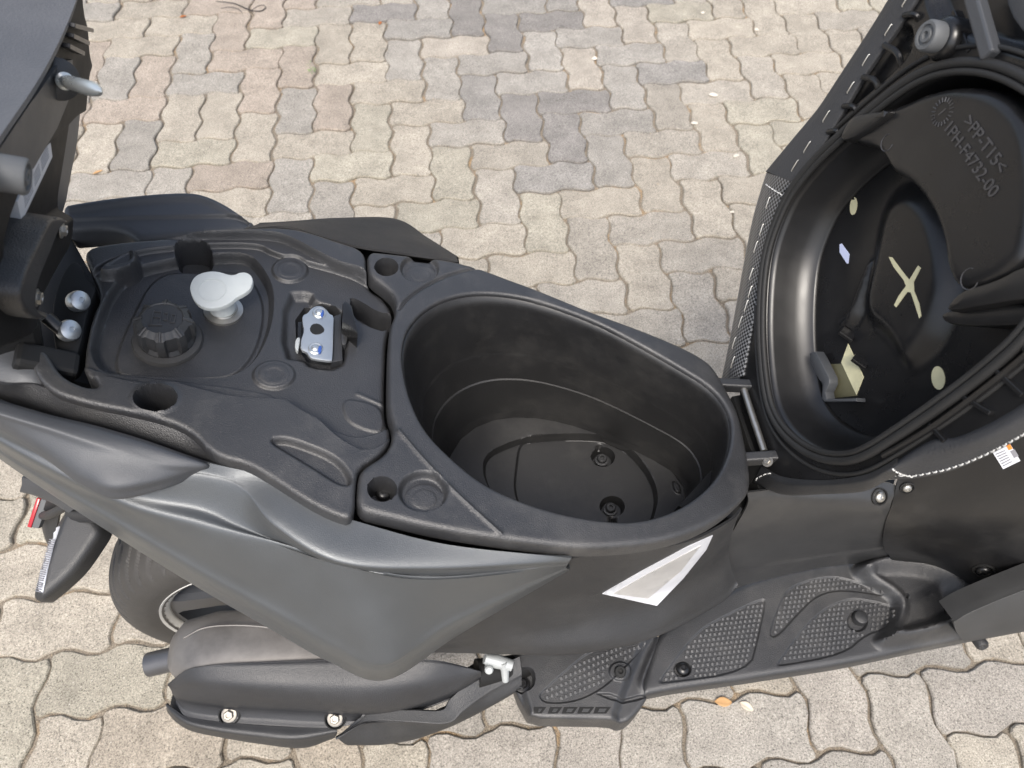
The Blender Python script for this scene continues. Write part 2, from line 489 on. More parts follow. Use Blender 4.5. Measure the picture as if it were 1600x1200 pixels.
def panel(name, pl, outline, feats, mat, parent, res=.0026, holes=(), edge_r=.005, skirt=.03, base=0.0, rnd=2, hole_r=.004, hole_skirt=None, warp=None, smooth_it=0, **kw):
    out = resample(chaikin(pl.sts(outline, base), rnd), res * 1.2)
    hl = [resample(chaikin(pl.sts(h, base), rnd), res * 1.1) for h in holes]
    lo, hi = out.min(0), out.max(0)
    gx, gy = np.meshgrid(np.arange(lo[0], hi[0], res), np.arange(lo[1], hi[1], res))
    gx = gx + (np.arange(gx.shape[0]) % 2)[:, None] * res * .5
    G = np.stack([gx.ravel(), gy.ravel()], 1)
    G = G + RNG.normal(0, res * .04, G.shape)
    fs = []; extra = []
    def contour(poly, offs, closed=True):
        p = resample(poly, res * 1.1, closed=closed)
        t = (np.roll(p, -1, 0) - np.roll(p, 1, 0)) if closed else np.gradient(p, axis=0)
        t /= (np.linalg.norm(t, axis=1, keepdims=True) + 1e-12)
        nn = np.stack([-t[:, 1], t[:, 0]], 1)
        for o in offs: yield p + nn * o, o
    for f in feats:
        st = pl.sts(f.px, base + (f.w if f.wref is None else f.wref) * (1 if f.mode == 'set' else 0))
        if f.rnd: st = chaikin(st, f.rnd, f.closed)
        fs.append((f, st))
        h = f.fall / 2
        offs = (0, -h, h, -h * .5, h * .5, -h * 1.45, h * 1.45)
        for q, o in contour(st, offs, f.closed):
            d = segdist(q, st, f.closed)
            extra.append(q[d > abs(o) * .92 - 1e-9])
    er = []
    for loop, r in [(out, edge_r)] + [(h, hole_r) for h in hl]:
        if r > 0:
            for k in (.12, .35, .65, 1.0):
                for sg in (-1, 1):
                    for q, o in contour(loop, (sg * k * r,)):
                        d = segdist(q, loop); er.append(q[d > abs(o) * .92])
    hard = np.vstack([out] + hl)
    E_ = np.vstack(extra + er) if (extra or er) else np.zeros((0, 2))
    def clear(P, Q, rad):
        """drop points of P closer than rad to any in Q (grid hash)"""
        if len(Q) == 0 or len(P) == 0: return P
        cell = rad; H = {}
        for i, k in enumerate(map(tuple, np.floor(Q / cell).astype(int))): H.setdefault(k, []).append(i)
        keep = np.ones(len(P), bool)
        for i, (a, b) in enumerate(np.floor(P / cell).astype(int)):
            for da in (-1, 0, 1):
                for db in (-1, 0, 1):
                    for j in H.get((a + da, b + db), ()):
                        if (P[i, 0] - Q[j, 0]) ** 2 + (P[i, 1] - Q[j, 1]) ** 2 < rad * rad: keep[i] = False; break
                    if not keep[i]: break
                if not keep[i]: break
        return P[keep]
    def inreg(P):
        m = inside(P, out)
        for h in hl: m &= ~inside(P, h)
        return m
    def thin(P, rad):
        H = {}; keep = []
        for i, p in enumerate(P):
            a, b = int(p[0] // rad), int(p[1] // rad); ok = True
            for da in (-1, 0, 1):
                for db in (-1, 0, 1):
                    for j in H.get((a + da, b + db), ()):
                        if (p[0] - P[j, 0]) ** 2 + (p[1] - P[j, 1]) ** 2 < rad * rad: ok = False
            if ok: H.setdefault((a, b), []).append(i); keep.append(i)
        return P[keep]
    if len(E_):
        E_ = E_[inreg(E_)]; E_ = thin(E_, .0005); E_ = clear(E_, hard, .0004)
    G = G[inreg(G)]
    G = clear(G, np.vstack([hard, E_]), res * .62)
    P = np.vstack([hard, E_, G])
    edges = []; k = 0
    for loop in [out] + hl:
        n = len(loop); edges += [(k + i, k + (i + 1) % n) for i in range(n)]; k += n
    r = delaunay_2d_cdt([Vector(p) for p in P], edges, [], 0, 1e-8)
    V2 = np.array([tuple(v) for v in r[0]]); T = np.array(r[2])
    cen = V2[T].mean(1)
    T = T[inreg(cen)]
    w = np.full(len(V2), 0.0)
    for f, st in fs:
        if not f.closed:
            d = segdist(V2, st, False)
            w = w + f.w * sstep(1 - d / (f.fall))
            continue
        d = sdist(V2, st)
        s = sstep((d + f.fall / 2) / f.fall)
        if f.mode == 'set': tgt = f.w
        elif f.mode == 'add': tgt = w + f.w
        elif f.mode == 'min': tgt = np.minimum(w, f.w)
        elif f.mode == 'max': tgt = np.maximum(w, f.w)
        if f.dome: tgt = tgt + f.dome * sstep(d / (abs(d).max() * .6 + 1e-9))
        if f.lift is not None: tgt = tgt + f.lift(V2)
        w = w * (1 - s) + tgt * s
    for _ in range(smooth_it):
        acc = np.zeros(len(V2)); cn = np.zeros(len(V2))
        for i_, j_ in ((0, 1), (1, 2), (2, 0)):
            np.add.at(acc, T[:, i_], w[T[:, j_]]); np.add.at(cn, T[:, i_], 1)
            np.add.at(acc, T[:, j_], w[T[:, i_]]); np.add.at(cn, T[:, j_], 1)
        w = np.where(cn > 0, .45 * w + .55 * acc / np.maximum(cn, 1), w)
    if warp is not None: w = w + warp(V2)
    for loop, rr in [(out, edge_r)] + [(h, hole_r) for h in hl]:
        if rr > 0:
            d = np.minimum(segdist(V2, loop), rr)
            w = w - (rr - np.sqrt(np.maximum(rr * rr - (rr - d) ** 2, 0)))
    w = w + base
    V = list(pl.W(V2, w))
    cnt = {}
    for t in T:
        for a, b in ((t[0], t[1]), (t[1], t[2]), (t[2], t[0])): cnt[(a, b)] = 1
    Fc = [tuple(t) for t in T]
    low = {}
    hpts = np.vstack(hl) if hl else None
    for (a, b) in list(cnt):
        if (b, a) in cnt: continue
        for i in (a, b):
            if i not in low:
                low[i] = len(V)
                dep = skirt
                if hole_skirt is not None and hpts is not None and np.min(np.sum((hpts - V2[i]) ** 2, 1)) < 1e-10: dep = hole_skirt
                V.append(V[i] - pl.n * dep)
        Fc.append((b, a, low[a], low[b]))
    return mk(name, V, Fc, mat, parent, angle=kw.pop('angle', 50), **kw)

def loft_vf(curves, nu=60, nv=30, thick=.004, linear=False):
    """curves: lists of world points with equal counts; a thick sheet through them"""
    A = np.array([[np.asarray(p, float) for p in c] for c in curves])
    m = A.shape[1]
    tu = np.linspace(0, m - 1, nu)
    S = np.array([catmull(c, tu) for c in A])            # (nc, nu, 3)
    tv = np.linspace(0, len(S) - 1, nv)
    if linear:
        i = np.clip(np.floor(tv).astype(int), 0, len(S) - 2); f = (tv - i)[:, None, None]
        Gd = S[i] * (1 - f) + S[i + 1] * f
    else:
        Gd = np.stack([catmull(S[:, k], tv) for k in range(nu)], 1)
    du = np.gradient(Gd, axis=1); dv = np.gradient(Gd, axis=0)
    nn = np.cross(du, dv); nn /= (np.linalg.norm(nn, axis=2, keepdims=True) + 1e-12)
    ctr = nn.mean((0, 1))
    # face the camera side
    view = CAM - Gd.mean((0, 1))
    sg = 1 if ctr @ view > 0 else -1
    nn = nn * sg
    back = Gd - nn * thick
    V = list(Gd.reshape(-1, 3)) + list(back.reshape(-1, 3)); Fc = []
    K = nv * nu
    for i in range(nv - 1):
        for j in range(nu - 1):
            a, b, c, d = i * nu + j, i * nu + j + 1, (i + 1) * nu + j + 1, (i + 1) * nu + j
            q = (a, b, c, d) if sg > 0 else (d, c, b, a)
            Fc.append(q); Fc.append(tuple(K + x for x in q[::-1]))
    ring = [j for j in range(nu)] + [i * nu + nu - 1 for i in range(1, nv)] + [(nv - 1) * nu + j for j in range(nu - 2, -1, -1)] + [i * nu for i in range(nv - 2, 0, -1)]
    for a, b in zip(ring, ring[1:] + ring[:1]):
        Fc.append((b, a, K + a, K + b) if sg > 0 else (a, b, K + b, K + a))
    return V, Fc

def loft(name, curves, mat, parent, nu=60, nv=30, thick=.004, linear=False, **kw):
    V, Fc = loft_vf(curves, nu, nv, thick, linear)
    return mk(name, V, Fc, mat, parent, angle=kw.pop('angle', 60), **kw)

def Z(pts): return [at(*p) for p in pts]
def shift(c, d): return [np.asarray(p) + np.array(d) for p in c]

def bolt(pos, axis, r, mat, parent, name='bolt', kind='socket', h=None):
    h = h or r * .55
    b = Bag()
    if kind == 'socket':
        V, Fc = lathe_vf(pos, axis, [(r * .98, -h), (r, -h * .2), (r * .97, h * .5), (r * .80, h), (r * .46, h * 1.02), (r * .44, h * .1), (0.0001, h * .05)], 20)
        b.add(V, Fc)
    elif kind == 'round':
        V, Fc = lathe_vf(pos, axis, [(r, -h * .3), (r, h * .1), (r * .92, h * .55), (r * .7, h * .9), (r * .4, h * 1.05), (r * .36, h * .7), (.0001, h * .65)], 22)
        b.add(V, Fc)
    elif kind == 'hex':
        V, Fc = lathe_vf(pos, axis, [(r * 1.25, -h * .5), (r * 1.25, -h * .1), (r * 1.05, 0)], 20); b.add(V, Fc)
        V, Fc = lathe_vf(pos, axis, [(r * .85, -h * .2), (r * .85, h * .8), (r * .7, h), (r * .4, h), (r * .35, h * .7), (.0001, h * .7)], 6); b.add(V, Fc)
    return b.build(name, mat, parent, angle=35)

from mathutils.bvhtree import BVHTree
_bvh = {}
def bvh(o):
    if o.name not in _bvh:
        me = o.data
        _bvh[o.name] = BVHTree.FromPolygons([v.co.copy() for v in me.vertices], [tuple(p.vertices) for p in me.polygons])
    return _bvh[o.name]

def on(o, u, v, lift=0.0):
    d = Vector(ray(u, v)).normalized()
    h = bvh(o).ray_cast(Vector(CAM), d)
    if h[0] is None: return None, None
    n = h[1] if h[1].dot(d) < 0 else -h[1]
    return np.array(h[0] + n * lift), np.array(n)

def decal(name, o, px, mat, parent, lift=.0008, step=7, rnd=0, **kw):
    """thin piece that follows the surface of another part"""
    p = np.asarray(px, float)
    if rnd: p = chaikin(p, rnd)
    p = resample(p, step * .6) if rnd else np.vstack([resample(np.array([a, b]), step * .6, closed=False)[:-1] for a, b in zip(p, np.roll(p, -1, 0))])
    lo, hi = p.min(0), p.max(0)
    gx, gy = np.meshgrid(np.arange(lo[0], hi[0], step), np.arange(lo[1], hi[1], step))
    G = np.stack([gx.ravel(), gy.ravel()], 1)
    if len(G): G = G[inside(G, p)]
    if len(G): G = G[segdist(G, p) > step * .45]
    Q = np.vstack([p, G]); n = len(p)
    r = delaunay_2d_cdt([Vector(q) for q in Q], [(i, (i + 1) % n) for i in range(n)], [], 0, 1e-5)
    V2 = np.array([tuple(x) for x in r[0]]); T = np.array(r[2])
    T = T[inside(V2[T].mean(1), p)]
    V = []; ok = []
    for q in V2:
        w, nn = on(o, q[0], q[1], lift)
        ok.append(w is not None); V.append(w if w is not None else (0, 0, 0))
    T = [t for t in T if all(ok[i] for i in t)]
    # keep the largest connected piece only
    if T:
        par = list(range(len(V2)))
        def find(i):
            while par[i] != i: par[i] = par[par[i]]; i = par[i]
            return i
        for t in T:
            par[find(int(t[1]))] = find(int(t[0])); par[find(int(t[2]))] = find(int(t[0]))
        roots = [find(int(t[0])) for t in T]; best = max(set(roots), key=roots.count)
        T = [t for t, r_ in zip(T, roots) if r_ == best]
    used = sorted({int(i) for t in T for i in t}); mp_ = {i: k for k, i in enumerate(used)}
    V = [V[i] for i in used]; V2 = V2[used]; T = [[mp_[int(i)] for i in t] for t in T]
    f = [tuple(int(i) for i in t[::-1]) for t in T]
    cnt = {(a, b) for t in f for a, b in ((t[0], t[1]), (t[1], t[2]), (t[2], t[0]))}
    low = {}
    for a, b in list(cnt):
        if (b, a) in cnt: continue
        for i in (a, b):
            if i not in low:
                w, nn = on(o, V2[i][0], V2[i][1], -.0004); low[i] = len(V); V.append(w)
        f.append((b, a, low[a], low[b]))
    return mk(name, V, f, mat, parent, angle=50, **kw)

# ================================================================== PAVEMENT
A = 0.1125
pave_v = [(-40, -40, -.0075), (40, -40, -.0075), (40, 40, -.0075), (-40, 40, -.0075)]
pavement = mk('pavement', pave_v, [(0, 1, 2, 3)], 'sand', None, smooth=False, kind='structure')

def zig(t, h=.092): return np.interp(t, [0, .22, .30, .70, .78, 1], [0, h, h, -h, -h, 0])
def paver_mesh(vert, gap=.0032, seed=0):
    """interlocking block two cells long, wavy on every side"""
    rg = np.random.default_rng(seed)
    ks = [0, .26, .74]
    pts = []
    for c in (0, 1):
        for k in ks: pts.append((c + k, zig(k)))
    for k in ks: pts.append((2 - zig(k), k))
    for c in (0, 1):
        for k in ks: pts.append((2 - c - k, 1 + zig(1 - k)))
    for k in ks: pts.append((0 - zig(1 - k), 1 - k))
    P = np.array(pts) * A
    # round the waves and step in by half a joint
    P = chaikin(P, 1)
    P = P + rg.normal(0, .0008, P.shape)
    def inset(P, d):
        t = np.roll(P, -1, 0) - np.roll(P, 1, 0); t /= np.linalg.norm(t, axis=1, keepdims=True)
        return P + np.stack([-t[:, 1], t[:, 0]], 1) * d
    P0 = inset(P, gap)
    P1 = inset(P, gap + .0022)
    c = np.array([A, A / 2])
    n = len(P)
    V = [(*(p - c), -.03) for p in P0] + [(*(p - c), -.0035) for p in P0] + [(*(p - c), 0) for p in P1]
    V = np.array(V)
    if vert: V = np.stack([-V[:, 1], V[:, 0], V[:, 2]], 1)
    f = []
    for j in (0, 1):
        for k in range(n):
            k2 = (k + 1) % n
            f.append((j * n + k, j * n + k2, (j + 1) * n + k2, (j + 1) * n + k))
    f.append(tuple(2 * n + k for k in range(n)))
    return V, f

HL = [(-2, 4), (-1, 5), (0, 6), (-3, 3), (-3, 0), (-2, -1), (-4, 6), (-5, 2), (-5, 5), (-5, -1), (-5, 7), (-6, 6), (0, 0), (-3, 7)]
VL = [(0, 3), (0, 1), (1, 4), (-1, 2), (-1, 0), (-2, 5), (-1, 6), (-2, 1), (-3, 1), (-3, 4), (-4, 3), (-4, 0), (-5, 3), (-5, 0), (-3, -2)]
occ = {}; bricks = []
def put(c, r, v):
    cells = [(c, r), (c, r + 1)] if v else [(c, r), (c + 1, r)]
    if any(k in occ for k in cells): return False
    for k in cells: occ[k] = 1
    bricks.append((c, r, v)); return True
for c, r in HL: put(c, r, False)
for c, r in VL: put(c, r, True)
CR, RR = range(-34, 46), range(-30, 44)
for c in CR:
    for r in RR:
        s = (c + r) % 4
        if s == 0: put(c, r, False)
        elif s == 2: put(c, r, True)
for c in CR:
    for r in RR:
        if (c, r) not in occ:
            if not put(c, r, False) and not put(c, r, True):
                occ[(c, r)] = 1; bricks.append((c, r, None))
def half_mesh():
    ks = [0, .26, .74]
    pts = [(k, zig(k)) for k in ks] + [(1 - zig(k), k) for k in ks] + [(1 - k, 1 + zig(1 - k)) for k in ks] + [(-zig(1 - k), 1 - k) for k in ks]
    P = chaikin(np.array(pts) * A, 1)
    def inset(P, d):
        t = np.roll(P, -1, 0) - np.roll(P, 1, 0); t /= np.linalg.norm(t, axis=1, keepdims=True)
        return P + np.stack([-t[:, 1], t[:, 0]], 1) * d
    c = np.array([A / 2, A / 2]); n = len(P)
    V = [(*(p - c), -.03) for p in inset(P, .0032)] + [(*(p - c), -.0035) for p in inset(P, .0032)] + [(*(p - c), 0) for p in inset(P, .0054)]
    f = [(j * n + k, j * n + (k + 1) % n, (j + 1) * n + (k + 1) % n, (j + 1) * n + k) for j in (0, 1) for k in range(n)] + [tuple(2 * n + k for k in range(n))]
    return np.array(V), f
PM = {True: [paver_mesh(True, .0020 + .0005 * i, i) for i in range(4)], False: [paver_mesh(False, .0020 + .0005 * i, i + 9) for i in range(4)], None: [half_mesh()]}
PME = {}
for k, l in PM.items():
    for i, (V, f) in enumerate(l):
        me = bpy.data.meshes.new('paver'); me.from_pydata([tuple(map(float, v)) for v in V], [], f)
        me.materials.append(MT['paver']); PME[(k, i)] = me
def proj(p):
    d = np.asarray(p) - CAM; z = d @ FWD
    return 800 + F * (d @ RIGHT) / z, 600 - F * (d @ UP) / z
DZONE = np.array([(560, 0), (690, -20), (1010, -10), (1060, 110), (1030, 190), (980, 280), (880, 320), (780, 300), (770, 200), (700, 150), (690, 90), (600, 60)], float)
CRE, PIN, GRY, DRK, LIT, GRN, STO = (.405, .360, .288), (.375, .305, .245), (.300, .282, .252), (.215, .200, .188), (.50, .44, .36), (.385, .355, .275), (.345, .320, .280)
NAMED = [((357, 50), PIN), ((382, 95), PIN), ((405, 145), PIN), ((305, 237), GRN), ((285, 183), CRE), ((325, 132), GRY), ((218, 225), GRY), ((457, 172), GRY), ((460, 105), PIN),
         ((550, 300), STO), ((625, 92), GRY), ((685, 120), GRY), ((690, 45), GRY), ((745, 42), DRK), ((905, 108), LIT), ((972, 32), LIT), ((915, 15), LIT), ((912, 55), STO), ((705, 70), LIT),
         ((822, 68), STO), ((800, 242), CRE), ((580, 198), GRN), ((516, 168), PIN), ((510, 232), CRE), ((602, 144), CRE), ((663, 173), CRE), ((720, 210), STO), ((700, 265), GRN), ((200, 115), GRY), ((150, 45), GRY),
         ((500, 115), CRE), ((200, 173), PIN), ((205, 30), CRE), ((260, 45), CRE), ((835, 40), DRK), ((930, 170), DRK)]
info = []
for c, r, v in bricks:
    if v is None: ctr = np.array([c + .5, r + .5]) * A
    elif v: ctr = np.array([c + .5, r + 1.0]) * A
    else: ctr = np.array([c + 1.0, r + .5]) * A
    info.append((c, r, v, ctr))
def dist_to_view(ctr):
    u, w = proj((ctr[0], ctr[1], 0))
    return max(0, -u, u - 1600, (-w), w - 1200)
named = {}
for (u, w), colr in NAMED:
    p = at(u, w, 0)[:2]
    k = min(range(len(info)), key=lambda i: np.sum((info[i][3] - p) ** 2) if info[i][2] is None else min(np.sum((info[i][3] + d - p) ** 2) for d in ([np.array([0, A / 2]), np.array([0, -A / 2])] if info[i][2] else [np.array([A / 2, 0]), np.array([-A / 2, 0])])))
    named[k] = colr
order = sorted(range(len(info)), key=lambda i: dist_to_view(info[i][3]) + (0 if proj((*info[i][3], 0))[1] < 2000 else 1e6))
solo = set(order[:300])
far = Bag()
for i, (c, r, v, ctr) in enumerate(info):
    k = RNG.integers(0, len(PM[v])); V, f = PM[v][k]
    jx, jy = RNG.normal(0, .0012, 2); jz = float(np.clip(RNG.normal(0, .0018), -.0035, .0035)); rot = RNG.normal(0, .006)
    tx, ty = RNG.normal(0, .008, 2)
    Rm = (Matrix.Rotation(rot, 3, 'Z') @ Matrix.Rotation(tx, 3, 'X') @ Matrix.Rotation(ty, 3, 'Y'))
    if i in solo:
        o = bpy.data.objects.new('paver', PME[(v, k)]); COL.objects.link(o)
        o.parent = pavement
        o.matrix_local = Matrix.Translation((ctr[0] + jx, ctr[1] + jy, jz)) @ Rm.to_4x4()
        u, w = proj((*ctr, 0))
        if i in named: col = named[i]
        elif inside(np.array([[u, w]]), DZONE)[0]: col = [DRK, STO, GRY, DRK, (.26, .245, .225)][RNG.integers(0, 5)]
        elif u < 480 and w < 330: col = [CRE, GRY, STO, PIN, CRE, GRN][RNG.integers(0, 6)]
        elif w > 900 and u > 650: col = [STO, STO, GRY, (.37, .34, .30), CRE][RNG.integers(0, 5)]
        elif w > 600: col = [CRE, GRN, CRE, (.42, .36, .28)][RNG.integers(0, 4)]
        else: col = [CRE, (.37, .335, .28), CRE, GRN, (.385, .35, .295)][RNG.integers(0, 5)]
        mean_ = np.array([.362, .330, .282]) if not inside(np.array([[u, w]]), DZONE)[0] else np.array([.30, .28, .25])
        col = (np.array(col) * .58 + mean_ * .42) * .96 * (1 + RNG.normal(0, .045))
        o.color = (*map(float, col), 1)
    else:
        Rn = np.array(Rm)
        far.add([(Rn @ p) + np.array([ctr[0] + jx, ctr[1] + jy, jz]) for p in V], f)
fo = far.build('pavers_beyond', 'paver', pavement, smooth=False, kind='stuff')
fo.color = (.37, .335, .275, 1)

# grit lying in the joints
gr = Bag(); cells = [(c, r) for c in range(-10, 18) for r in range(-18, 9)]
for _ in range(5200):
    c, r = cells[RNG.integers(0, len(cells))]; t = RNG.uniform()
    if RNG.uniform() < .5: p = np.array([(c + t) * A, (r + zig(t)) * A])
    else: p = np.array([(c - zig(t)) * A, (r + t) * A])
    p = p + RNG.normal(0, .0022, 2); sz = RNG.uniform(.0005, .0017)
    q = np.array([p[0], p[1], -.0052 + RNG.uniform(0, .003)])
    a_ = RNG.uniform(0, 6.28)
    V = [q + sz * np.array([math.cos(a_ + k * 2.094), math.sin(a_ + k * 2.094), 0]) for k in range(3)] + [q + np.array([0, 0, sz * 1.3])]
    gr.add(V, [(0, 1, 3), (1, 2, 3), (2, 0, 3)])
gr.build('joint_grit', 'grit', pavement, smooth=False, kind='stuff')

# ================================================================== SCOOTER
ORG = Vector((.4, -1.34, 0))
scooter = bpy.data.objects.new('scooter', None); COL.objects.link(scooter); scooter.location = ORG
thing(scooter, 'black and graphite motor scooter with both seats tipped open over its empty storage bucket', 'scooter')
SINV = Matrix.Translation(ORG).inverted()
_mk = mk
def mk(name, verts, faces, mat, parent=None, **kw):
    o = _mk(name, verts, faces, mat, parent, **kw)
    if parent is scooter: o.matrix_parent_inverse = SINV
    return o

# ---------- rear deck with the fuel filler basin
deck_out = [(122, 374), (197, 363), (275, 359), (392, 355), (447, 354), (485, 362), (525, 376), (571, 390), (572, 425), (579, 436), (599, 450), (613, 466), (615, 485), (607, 505), (604, 530), (602, 600), (603, 641), (612, 667), (609, 690), (595, 709), (562, 729), (556, 750), (554, 812), (525, 806), (480, 784), (424, 746), (386, 724), (334, 712), (297, 670), (230, 648), (120, 627), (70, 607), (45, 565), (58, 540), (72, 548), (92, 584), (125, 602), (155, 606), (150, 590), (119, 566), (136, 475), (153, 446), (139, 410)]
terr = [(118, 378), (150, 374), (275, 371), (330, 373), (425, 373), (457, 384), (490, 402), (530, 422), (560, 428), (585, 445), (612, 470), (640, 500), (640, 640), (620, 680), (577, 716), (532, 694), (495, 657), (455, 630), (375, 630), (300, 612), (272, 602), (225, 608), (155, 592), (100, 600), (110, 480)]
terr2 = [(150, 420), (215, 398), (270, 391), (330, 387), (405, 387), (425, 400), (470, 412), (520, 425), (565, 440), (600, 470), (640, 500), (640, 640), (612, 672), (560, 690), (520, 676), (470, 655), (430, 622), (376, 612), (270, 598), (155, 588), (105, 560), (120, 470)]
basin = [(207, 433), (282, 416), (327, 411), (386, 408), (408, 430), (425, 462), (424, 507), (412, 546), (392, 579), (360, 598), (300, 599), (181, 593), (160, 585), (150, 560), (152, 535), (166, 488), (185, 455)]
basin2 = [(240, 430), (300, 424), (380, 424), (402, 450), (412, 480), (408, 520), (395, 555), (370, 585), (330, 594), (200, 590), (180, 578), (184, 548), (202, 505)]
latch_bay = [(447, 454), (484, 452), (490, 467), (520, 475), (536, 487), (541, 540), (531, 570), (485, 566), (477, 555), (441, 551)]
slot = [(548, 461), (562, 466), (590, 484), (616, 487), (606, 512), (574, 502), (556, 490)]
pock_far = [(275, 371), (300, 369), (325, 374), (328, 391), (318, 403), (282, 403), (273, 388)]
pock_near = ell(243, 622, 31, 19)
groove_near = [(420, 688), (440, 683), (475, 693), (525, 714), (546, 740), (548, 757), (530, 756), (495, 733), (450, 706)]
plate_near = [(535, 608), (570, 612), (600, 625), (602, 662), (575, 659), (540, 642)]
feats = [Feat(terr, -.013, .005), Feat(terr2, -.020, .004),
         Feat(basin, -.034, .007), Feat(basin2, -.031, .004),
         Feat(ell(453, 420, 28, 19), -.0165, .004), Feat(ell(453, 420, 20, 13), -.0158, .002), Feat(ell(453, 420, 12, 8), -.0163, .002),
         Feat(ell(428, 584, 33, 22), -.0165, .004), Feat(ell(428, 584, 24, 16), -.0158, .002), Feat(ell(428, 584, 14, 9), -.0163, .002),
         Feat([(148, 418), (204, 385), (214, 391), (213, 414), (165, 426)], -.005, .006), Feat([(165, 416), (200, 394), (207, 398), (205, 410), (175, 418)], -.009, .004),
         Feat(latch_bay, -.030, .010, rnd=1, wref=-.013), Feat([(462, 474), (520, 478), (534, 492), (538, 540), (528, 566), (466, 556)], -.042, .003, rnd=1, wref=-.022), Feat(slot, -.05, .005, rnd=1, wref=-.013),
         Feat(pock_far, -.052, .005, wref=0), Feat(pock_near, -.046, .005, wref=0),
         Feat(ell(243, 622, 36, 24), .003, .008, 'add'), Feat(groove_near, -.009, .006, 'add'), Feat(plate_near, .0018, .004, 'add'),
         Feat([(560, 600), (602, 618)], 0.0015, .004, 'add', closed=False, rnd=0),
         ]
# the pockets must stay deepest
feats = [f for f in feats if f.px not in (pock_near, pock_far)] + [Feat(pock_far, -.052, .005, wref=-.006), Feat(pock_near, -.046, .005, wref=0)]
deck = panel('rear_deck', DECK, deck_out, feats, 'deck', scooter, res=.0019, edge_r=.005, skirt=.045)

def dkat(u, v, w): return DECK.hit(u, v, w)
bolt(dkat(305, 397, -.050), DECK.n, .008, 'steel', scooter, kind='hex')
bolt(dkat(250, 632, -.044), DECK.n, .009, 'black', scooter, kind='round')

# fuel filler
cap_p = dkat(263, 534, -.033); cap_n = DECK.n
lathe('filler_gasket', cap_p, cap_n, [(.0375, 0), (.0375, .004), (.0362, .0070), (.030, .0085), (.029, .002)], 'gasket', scooter, 40)
Vc = []; Fc = []
x, y, a = frame(cap_n); nseg = 96
prof = [(.0290, .004), (.0296, .009), (.0304, .014), (.0322, .019), (.0318, .030), (.0300, .0365), (.0215, .0425), (.0205, .0412), (.0165, .0410)]
for j, (r, h) in enumerate(prof):
    for k in range(nseg):
        t = 2 * math.pi * k / nseg
        s = .5 + .5 * math.cos(8 * t); sc = sstep((s - .45) / .3)
        rr = r * (1 - (.13 * (1 - sc) if 2 <= j <= 4 else (.09 * (1 - sc) if j == 5 else 0)))
        Vc.append(cap_p + a * h + rr * (math.cos(t) * x + math.sin(t) * y))
for j in range(len(prof) - 1):
    for k in range(nseg):
        k2 = (k + 1) % nseg
        Fc.append((j * nseg + k, j * nseg + k2, (j + 1) * nseg + k2, (j + 1) * nseg + k))
Fc.append(tuple((len(prof) - 1) * nseg + k for k in range(nseg)))
fuel_cap = mk('fuel_cap', Vc, Fc, 'capgrey', scooter, angle=30)
CAPP = Plane(cap_p + cap_n * .0413, x, y)
CP = Plane(cap_p + cap_n * .0413, (1, 0, -.2), (0, 1, 0))
emb = Bag()
def rect(bag, x0, y0, x1, y1, h=.0011):
    V, f = prism_vf(CP, [(x0, y0), (x1, y0), (x1, y1), (x0, y1)], -.0006, h, .0003); bag.add(V, f)
for q in [(-.011, -.009, -.0095, .010), (-.0025, -.009, -.001, .010), (-.0095, .0085, -.0025, .010), (-.0095, .0005, -.0025, .0018), (-.013, -.0105, .001, -.009), (.001, -.003, .0045, -.0015), (.0045, -.003, .0058, .008), (.001, .0065, .0045, .0078), (.0078, -.006, .0135, -.0046), (.0078, .005, .0135, .0064), (.0078, -.0046, .0092, .005), (.0121, -.0046, .0135, .005)]: rect(emb, *q)
emb.build('pump_symbol', 'capgrey', fuel_cap)
for k in range(8):
    t = 2 * math.pi * (k) / 8
    d = math.cos(t) * x + math.sin(t) * y; s_ = -math.sin(t) * x + math.cos(t) * y
    p0 = cap_p + d * .0205 + cap_n * .0425; p1 = cap_p + d * .0300 + cap_n * .0368
    V, f = tube_vf([p0, (p0 + p1) / 2 + cap_n * .0004, p1], .0017, 8)
    mk('grip_rib', V, f, 'capgrey', fuel_cap)

# white plug with pull tab
wc = dkat(350, 489, -.034)
lathe('plug_collar', wc, DECK.n, [(.0215, .001), (.0225, .003), (.0220, .006), (.0160, .0075), (.0150, .009)], 'steel', scooter, 36)
wtop = dkat(336, 452, .008)
ax_w = nrm(wtop - wc)
plug = lathe('filler_plug', wc, ax_w, [(.0145, .004), (.0145, .016), (.0135, .018), (.0140, .022), (.0185, .030), (.0200, .034)], 'white', scooter, 36)
WP = Plane(dkat(336, 455, .006), (1, 0, -.12), (0, 1, .16))
c3 = lambda x_, y_: (100 + x_ / 3.077, 280 + y_ / 3.077)
wpx = [c3(*q) for q in [(604, 540), (606, 505), (625, 470), (660, 450), (705, 440), (750, 442), (790, 456), (818, 458), (850, 443), (882, 444), (906, 462), (910, 492), (896, 525), (862, 550), (828, 566), (800, 592), (760, 612), (715, 622), (665, 618), (625, 590)]]
prism('plug_lid', WP, wpx, -.0045, .002, 'white', plug, bev=.0018)
V, f = lathe_vf(WP.hit(*c3(712, 532), .002), WP.n, [(.0155, -.001), (.0155, .0006), (.0145, .0006), (.0145, -.0004)], 40)
mk('lid_ring', V, f[:-2], 'white', plug)

